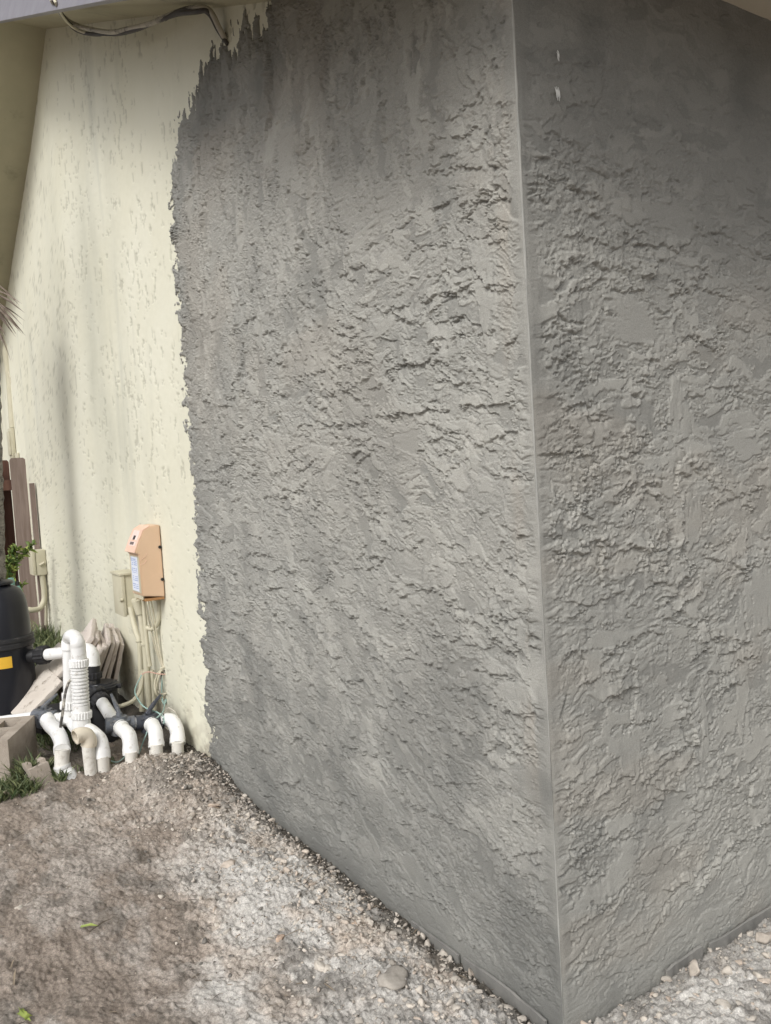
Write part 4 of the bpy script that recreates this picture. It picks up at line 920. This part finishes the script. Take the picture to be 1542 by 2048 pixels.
for k, (wx, hh, o) in enumerate(((13, 66, 0), (9, 60, 4), (16, 55, -3), (6, 68, 6), (18, 48, 2))):
    cx, cy = 325+o*.6, 1340
    pts = [PX(cx+wx*math.sin(t)*(.55+.45*math.sin(t/2)), cy+hh*(.5-.5*math.cos(t))*1.0, -2.83+.03*math.sin(t*1.5+k)) for t in np.linspace(0, 2*math.pi, 14)]
    tube('wire_loop', smooth_path(pts, 4), .0042, (M_WIREW, M_WIREG, M_WIREW, M_WIREB, M_WIREW)[k], co_, 6)
tube('wire_tie', smooth_path([PX(320, 1338, -2.81), PX(330, 1334, -2.80), PX(334, 1345, -2.80), PX(343, 1349, -2.80)], 5), .005, M_WIREW, co_, 6)
wire('pink wire arching left from the coil of wires', [(343, 1349, -2.80), (318, 1348, -2.80), (297, 1344, -2.82), (283, 1350, -2.84), (276, 1366, -2.84)], .003, M_WIRER)
wire('faded green wire drooping from the conduits to the right valve', [(283, 1350, -2.84), (270, 1380, -2.75), (276, 1398, -2.70), (290, 1415, -2.62), (315, 1425, -2.56), (328, 1436, -2.52), (327, 1448, -2.50)], .0035, M_WIREB)
wire('thin green wire crossing in front of the right valve to the soil', [(330, 1400, -2.75), (325, 1425, -2.55), (302, 1445, -2.50), (292, 1470, -2.48), (284, 1490, -2.48), (278, 1508, -2.48)], .003, M_WIREB)
wire('thin grey wire curving over the right elbow', [(328, 1428, -2.55), (336, 1416, -2.50), (350, 1424, -2.46), (358, 1436, -2.46)], .0025, M_WIREG)
wire('olive hose curving from the conduits to the soil behind the pump', [(287, 1340, -2.95), (282, 1375, -2.95), (268, 1400, -2.93), (245, 1411, -2.93), (232, 1413, -2.96)], .011, M_BEI, 'hose', 'hose')
wire('thin grey cord rising beside the ribbed check valve', [(121, 1455, -2.55), (126, 1420, -2.55), (131, 1385, -2.58), (139, 1362, -2.62), (148, 1360, -2.66)], .0065, M_WIREG, 'cord', 'cord')
wire('thin green cord lying on the soil between two white stub pipes', [(222, 1522, -2.46), (235, 1524, -2.45), (247, 1516, -2.45), (253, 1507, -2.47)], .003, M_WIREB, 'cord', 'cord')

# ------------------------------------------------------------------ FENCE, CONDUIT, SMALL BOX AT THE FAR END
fe = empty('wooden_fence', (-6.4, -.3, 0), 'weathered wooden fence of grey brown boards beyond the black filter', 'fence')
def board(name, pl, pr, x, zb, th, mat, dog=True):
    a = PX(*pl, x); b = PX(*pr, x); z = max(a.z, b.z); y0, y1 = a.y, b.y; c = .016 if dog else 0
    poly = [(x, y0, zb), (x, y1, zb), (x, y1, z-c), (x, y1-c, z), (x, y0+c, z), (x, y0, z-c)] if dog else [(x, y0, zb), (x, y1, zb), (x, y1, z), (x, y0, z)]
    return prism(name, poly, (-th, 0, 0), mat, fe)
XF = -6.30
board('board', (19, 918), (50, 915), XF, -.05, .02, M_WOOD)
board('board', (60, 968), (69, 966), -5.88, -.05, .05, M_WOOD, False)
board('board', (40, 918), (61, 918), XF-.14, -.05, .02, M_WOODR)
board('board', (-14, 924), (17, 920), XF-.14, -.05, .02, M_WOODR)
board('board', (-60, 920), (-12, 918), XF, -.05, .02, M_WOOD)
board('board', (-110, 920), (-64, 918), XF, -.05, .02, M_WOOD)
for z in (1.28, .35): box('rail', (XF-.10, -1.5, z), (XF-.025, -.02, z+.09), M_WOODR, fe)

ec = empty('electrical_conduit', (-6.6, 0, 1.8), 'cream riser conduit with meter box on the wall above the fence', 'conduit')
XE = -6.75
tube('conduit_pipe', smooth_path([PX(12, 620, XE-.2), PX(10, 660, XE-.2), PX(16, 692, XE-.05), PX(15, 705, XE), PX(22, 760, XE), PX(28, 855, XE)], 6), .042, M_BEI, ec, 16)
a = PX(18, 856, XE); b = PX(41, 905, XE)
mb = box('meter_box', (XE-.10, a.y-.0, b.z-.06), (XE+.05, -.003, a.z), M_BEI, ec, None, .006)
box('meter_cover', (XE-.085, a.y-.012, b.z-.02), (XE+.035, a.y-.0005, a.z-.03), M_BEI, mb, None, .004)
c_ = PX(45, 908, XE+.1); box('lower_box', (XE+.06, c_.y-.06, c_.z-.08), (XE+.2, -.003, c_.z+.01), M_BEI, ec, None, .005)
wire('thin pale wire running down the wall beside the riser conduit', [(25, 672, -6.75), (27, 720, -6.70), (33, 790, -6.68), (38, 850, -6.66), (44, 900, -6.62)], .006, M_WIREW)
wire('second thin wire curving past the meter box by the fence', [(16, 740, -6.72), (28, 785, -6.66), (37, 800, -6.66), (37, 860, -6.64), (46, 903, -6.6)], .005, M_WIREW)

jb = empty('junction_box', (-5.7, -.04, .68), 'small cream junction box with hinged cover low on the wall by the fence', 'electrical box')
a = PX(62, 1102, -5.72); b = PX(88, 1150, -5.72)
bx = box('box_body', (-5.86, a.y+.03, b.z), (-5.72, -.002, a.z), M_BEI, jb, None, .008)
box('box_cover', (-5.868, a.y, b.z+.004), (-5.715, a.y+.028, a.z-.004), M_BEI, jb, None, .008)
tube('latch', [(-5.712, a.y+.055, (a.z+b.z)/2-.02), (-5.706, a.y+.09, (a.z+b.z)/2)], .010, M_BEI, bx, 8)
tube('conduit_pipe', smooth_path([PX(84, 1150, -5.75), PX(88, 1180, -5.75), PX(88, 1200, -5.75), PX(80, 1216, -5.72), PX(66, 1220, -5.7), PX(56, 1219, -5.7)], 6), .022, M_BEI, jb, 12)
tube('conduit_pipe', smooth_path([PX(87, 1150, -5.8), PX(92, 1200, -5.8), PX(92, 1250, -5.8)], 6), .012, M_BEI, jb, 10)

# ------------------------------------------------------------------ PALM, SHRUB, BOTTLE
pt = empty('palm_tree', (-4.3, -.62, 0), 'grey palm trunk at the left picture edge with drooping dry frond', 'palm tree')
bm = bmesh.new(); e1 = PX(13, 1165, -4.3); e2 = PX(1, 740, -4.3); path = []; rs = []
for i in range(90):
    t = i/89*1.9-.45; p = e1.lerp(e2, t); R_ = .125+.003*math.sin(i*1.9)+.003*rnd.uniform(-1, 1); path.append(Vector((-4.3, p.y-.128, p.z))); rs.append(R_)
add_tube(bm, path, rs, 28); bm_obj('trunk', bm, M_BARK, pt, True)
top = path[-1]
items = []
def frond(base, mid, tip, nl, ln):
    pth = smooth_path([base, mid, tip], 12); bm = bmesh.new(); add_tube(bm, pth, list(np.linspace(.016, .004, len(pth))), 8)
    fr = bm_obj('frond', bm, M_FROND, pt, True); its = []
    for i in range(nl):
        k = int((.25+.72*i/nl)*(len(pth)-1)); p = pth[k]; tg = (pth[min(k+1, len(pth)-1)]-pth[k-1]).normalized(); s = (-1 if i % 2 else 1)
        sd_ = tg.cross(Vector((0, 0, 1)))
        sd_ = sd_.normalized() if sd_.length > 1e-4 else Vector((1, 0, 0))
        dv = (tg*.8+sd_*s*.55+Vector((0, 0, -.75+rnd.uniform(-.2, .2)))).normalized(); its.append((p, p+dv*ln*rnd.uniform(.6, 1.1), (0, 0, .02), .014, rnd.uniform(.2, .9)))
    b_ = blades('leaflet', its, M_FROND, None, None); b_.parent = fr; return fr
for a in (3.7, 4.2, 4.7, 5.1): frond(top, top+Vector((.5*math.cos(a), .5*math.sin(a), .35)), top+Vector((1.1*math.cos(a), 1.1*math.sin(a), .1)), 40, .4)
# the dry frond whose tips reach into the picture
hb = PX(-120, 380, -4.2); hm = PX(-55, 470, -4.15); ht = PX(-12, 640, -4.1)
fr = frond(hb, hm, ht, 16, .10)
its = []
for (x0, y0, x1, y1) in ((-20, 580, 50, 626), (-18, 575, 46, 609), (-15, 600, 52, 643), (-15, 605, 52, 672), (-12, 610, 35, 672), (-14, 620, 33, 676), (-10, 600, 46, 652), (-12, 640, 22, 722), (-15, 640, 8, 690), (-15, 560, 40, 612), (-20, 590, 30, 650), (-20, 610, 25, 664), (-20, 600, 44, 668), (-20, 630, 12, 672)):
    its.append((PX(x0, y0, -4.1), PX(x1, y1, -4.05+rnd.uniform(-.06, .06)), (0, 0, .012), .016, rnd.random()))
b_ = blades('leaflet', its, M_FROND, None, None); b_.parent = fr

sh = empty('shrub', (-5.4, -.5, 0), 'leafy green shrub twig in front of the fence boards', 'shrub')
bm = bmesh.new(); its = []
for pts in ([(30, 1260), (24, 1180), (30, 1125), (50, 1108), (66, 1088)], [(26, 1190), (18, 1140), (22, 1108), (36, 1098)], [(30, 1230), (36, 1190), (44, 1170)], [(20, 1200), (14, 1160), (17, 1120)]):
    pth = smooth_path([PX(x, y, -5.35) for x, y in pts], 8); add_tube(bm, pth, list(np.linspace(.006, .002, len(pth))), 6)
    for k in range(4, len(pth)):
        for _ in range(3):
            p = pth[k]; dv = Vector((rnd.uniform(-1, 1), rnd.uniform(-1, 1), rnd.uniform(-.4, .8))).normalized(); its.append((p, p+dv*rnd.uniform(.035, .075), (0, 0, .006), rnd.uniform(.018, .030), rnd.random()))
bm_obj('stem', bm, M_WOODR, sh, True); o = blades('foliage', its, M_LEAF, None, None); o.parent = sh

bt = empty('plastic_bottle', (-5.0, -.5, .6), 'pale green plastic spray bottle standing behind the filter tank', 'bottle')
b0 = PX(37, 1180, -4.6)
lathe('bottle_body', Vector((b0.x, b0.y, b0.z-.10)), b0+Vector((0, 0, .03)), [(0, .020), (.05, .024), (.7, .024), (.92, .012), (1, .010)], M_TEAL, bt, 18)
lathe('spray_cap', b0+Vector((0, 0, .03)), b0+Vector((0, 0, .06)), [(0, .011), (.6, .011), (1, .006)], M_BLKM, bt, 12)
b1 = PX(22, 1165, -4.62)
gl = empty('green_lid', b1, 'round pale green lid half hidden behind the filter cap', 'lid')
lathe('lid_cap', b1+Vector((0, 0, -.03)), b1+Vector((0, 0, .03)), [(0, .024), (.7, .024), (.75, .020), (1, .018)], M_TEAL, gl, 18)
lathe('lid_neck', b1+Vector((0, 0, -.70)), b1+Vector((0, 0, -.029)), [(0, .016), (1, .016)], M_PVC, gl, 14)

# ------------------------------------------------------------------ CABLES UNDER THE GABLE SOFFIT
cbz = empty('cable_bundle', (-2.4, -.15, 3.3), 'pale and dark cables sagging under the gable soffit into the wall', 'cable')
def cable(pts, r, mat): tube('cable', smooth_path([P(x, y, 1, yy) for x, y, yy in pts], 10), r, mat, cbz, 9)
cable([(100, -14, -.425), (106, 4, -.432), (122, 28, -.30), (152, 50, -.22), (215, 64, -.16), (255, 58, -.13), (300, 47, -.11), (345, 28, -.09), (375, 18, -.08), (402, 15, -.07), (422, 24, -.05), (438, 55, -.03), (452, 82, -.005)], .010, M_WIREG)
cable([(104, -14, -.425), (110, 6, -.432), (126, 32, -.30), (150, 58, -.22), (180, 68, -.18), (230, 68, -.14), (270, 60, -.12), (320, 40, -.10), (355, 28, -.09), (390, 24, -.08), (415, 22, -.06), (432, 45, -.03), (449, 80, -.005)], .009, M_WIREK)
cable([(107, -14, -.425), (113, 10, -.432), (135, 45, -.28), (165, 64, -.2), (215, 71, -.15), (260, 62, -.12)], .006, M_WIREW)
cable([(330, 38, -.10), (360, 22, -.09), (395, 19, -.07), (418, 28, -.05), (436, 60, -.025), (455, 88, -.005)], .008, M_WIREK)

# tidy: Empties sit at their thing's base (children keep their world place)
for o in list(SC.objects):
    if o.type == 'EMPTY' and 'at' in o:
        loc = Vector(o['at']); o.location = loc
        for ch in o.children:
            ch.matrix_parent_inverse = Matrix.Translation(-loc)
        del o['at']
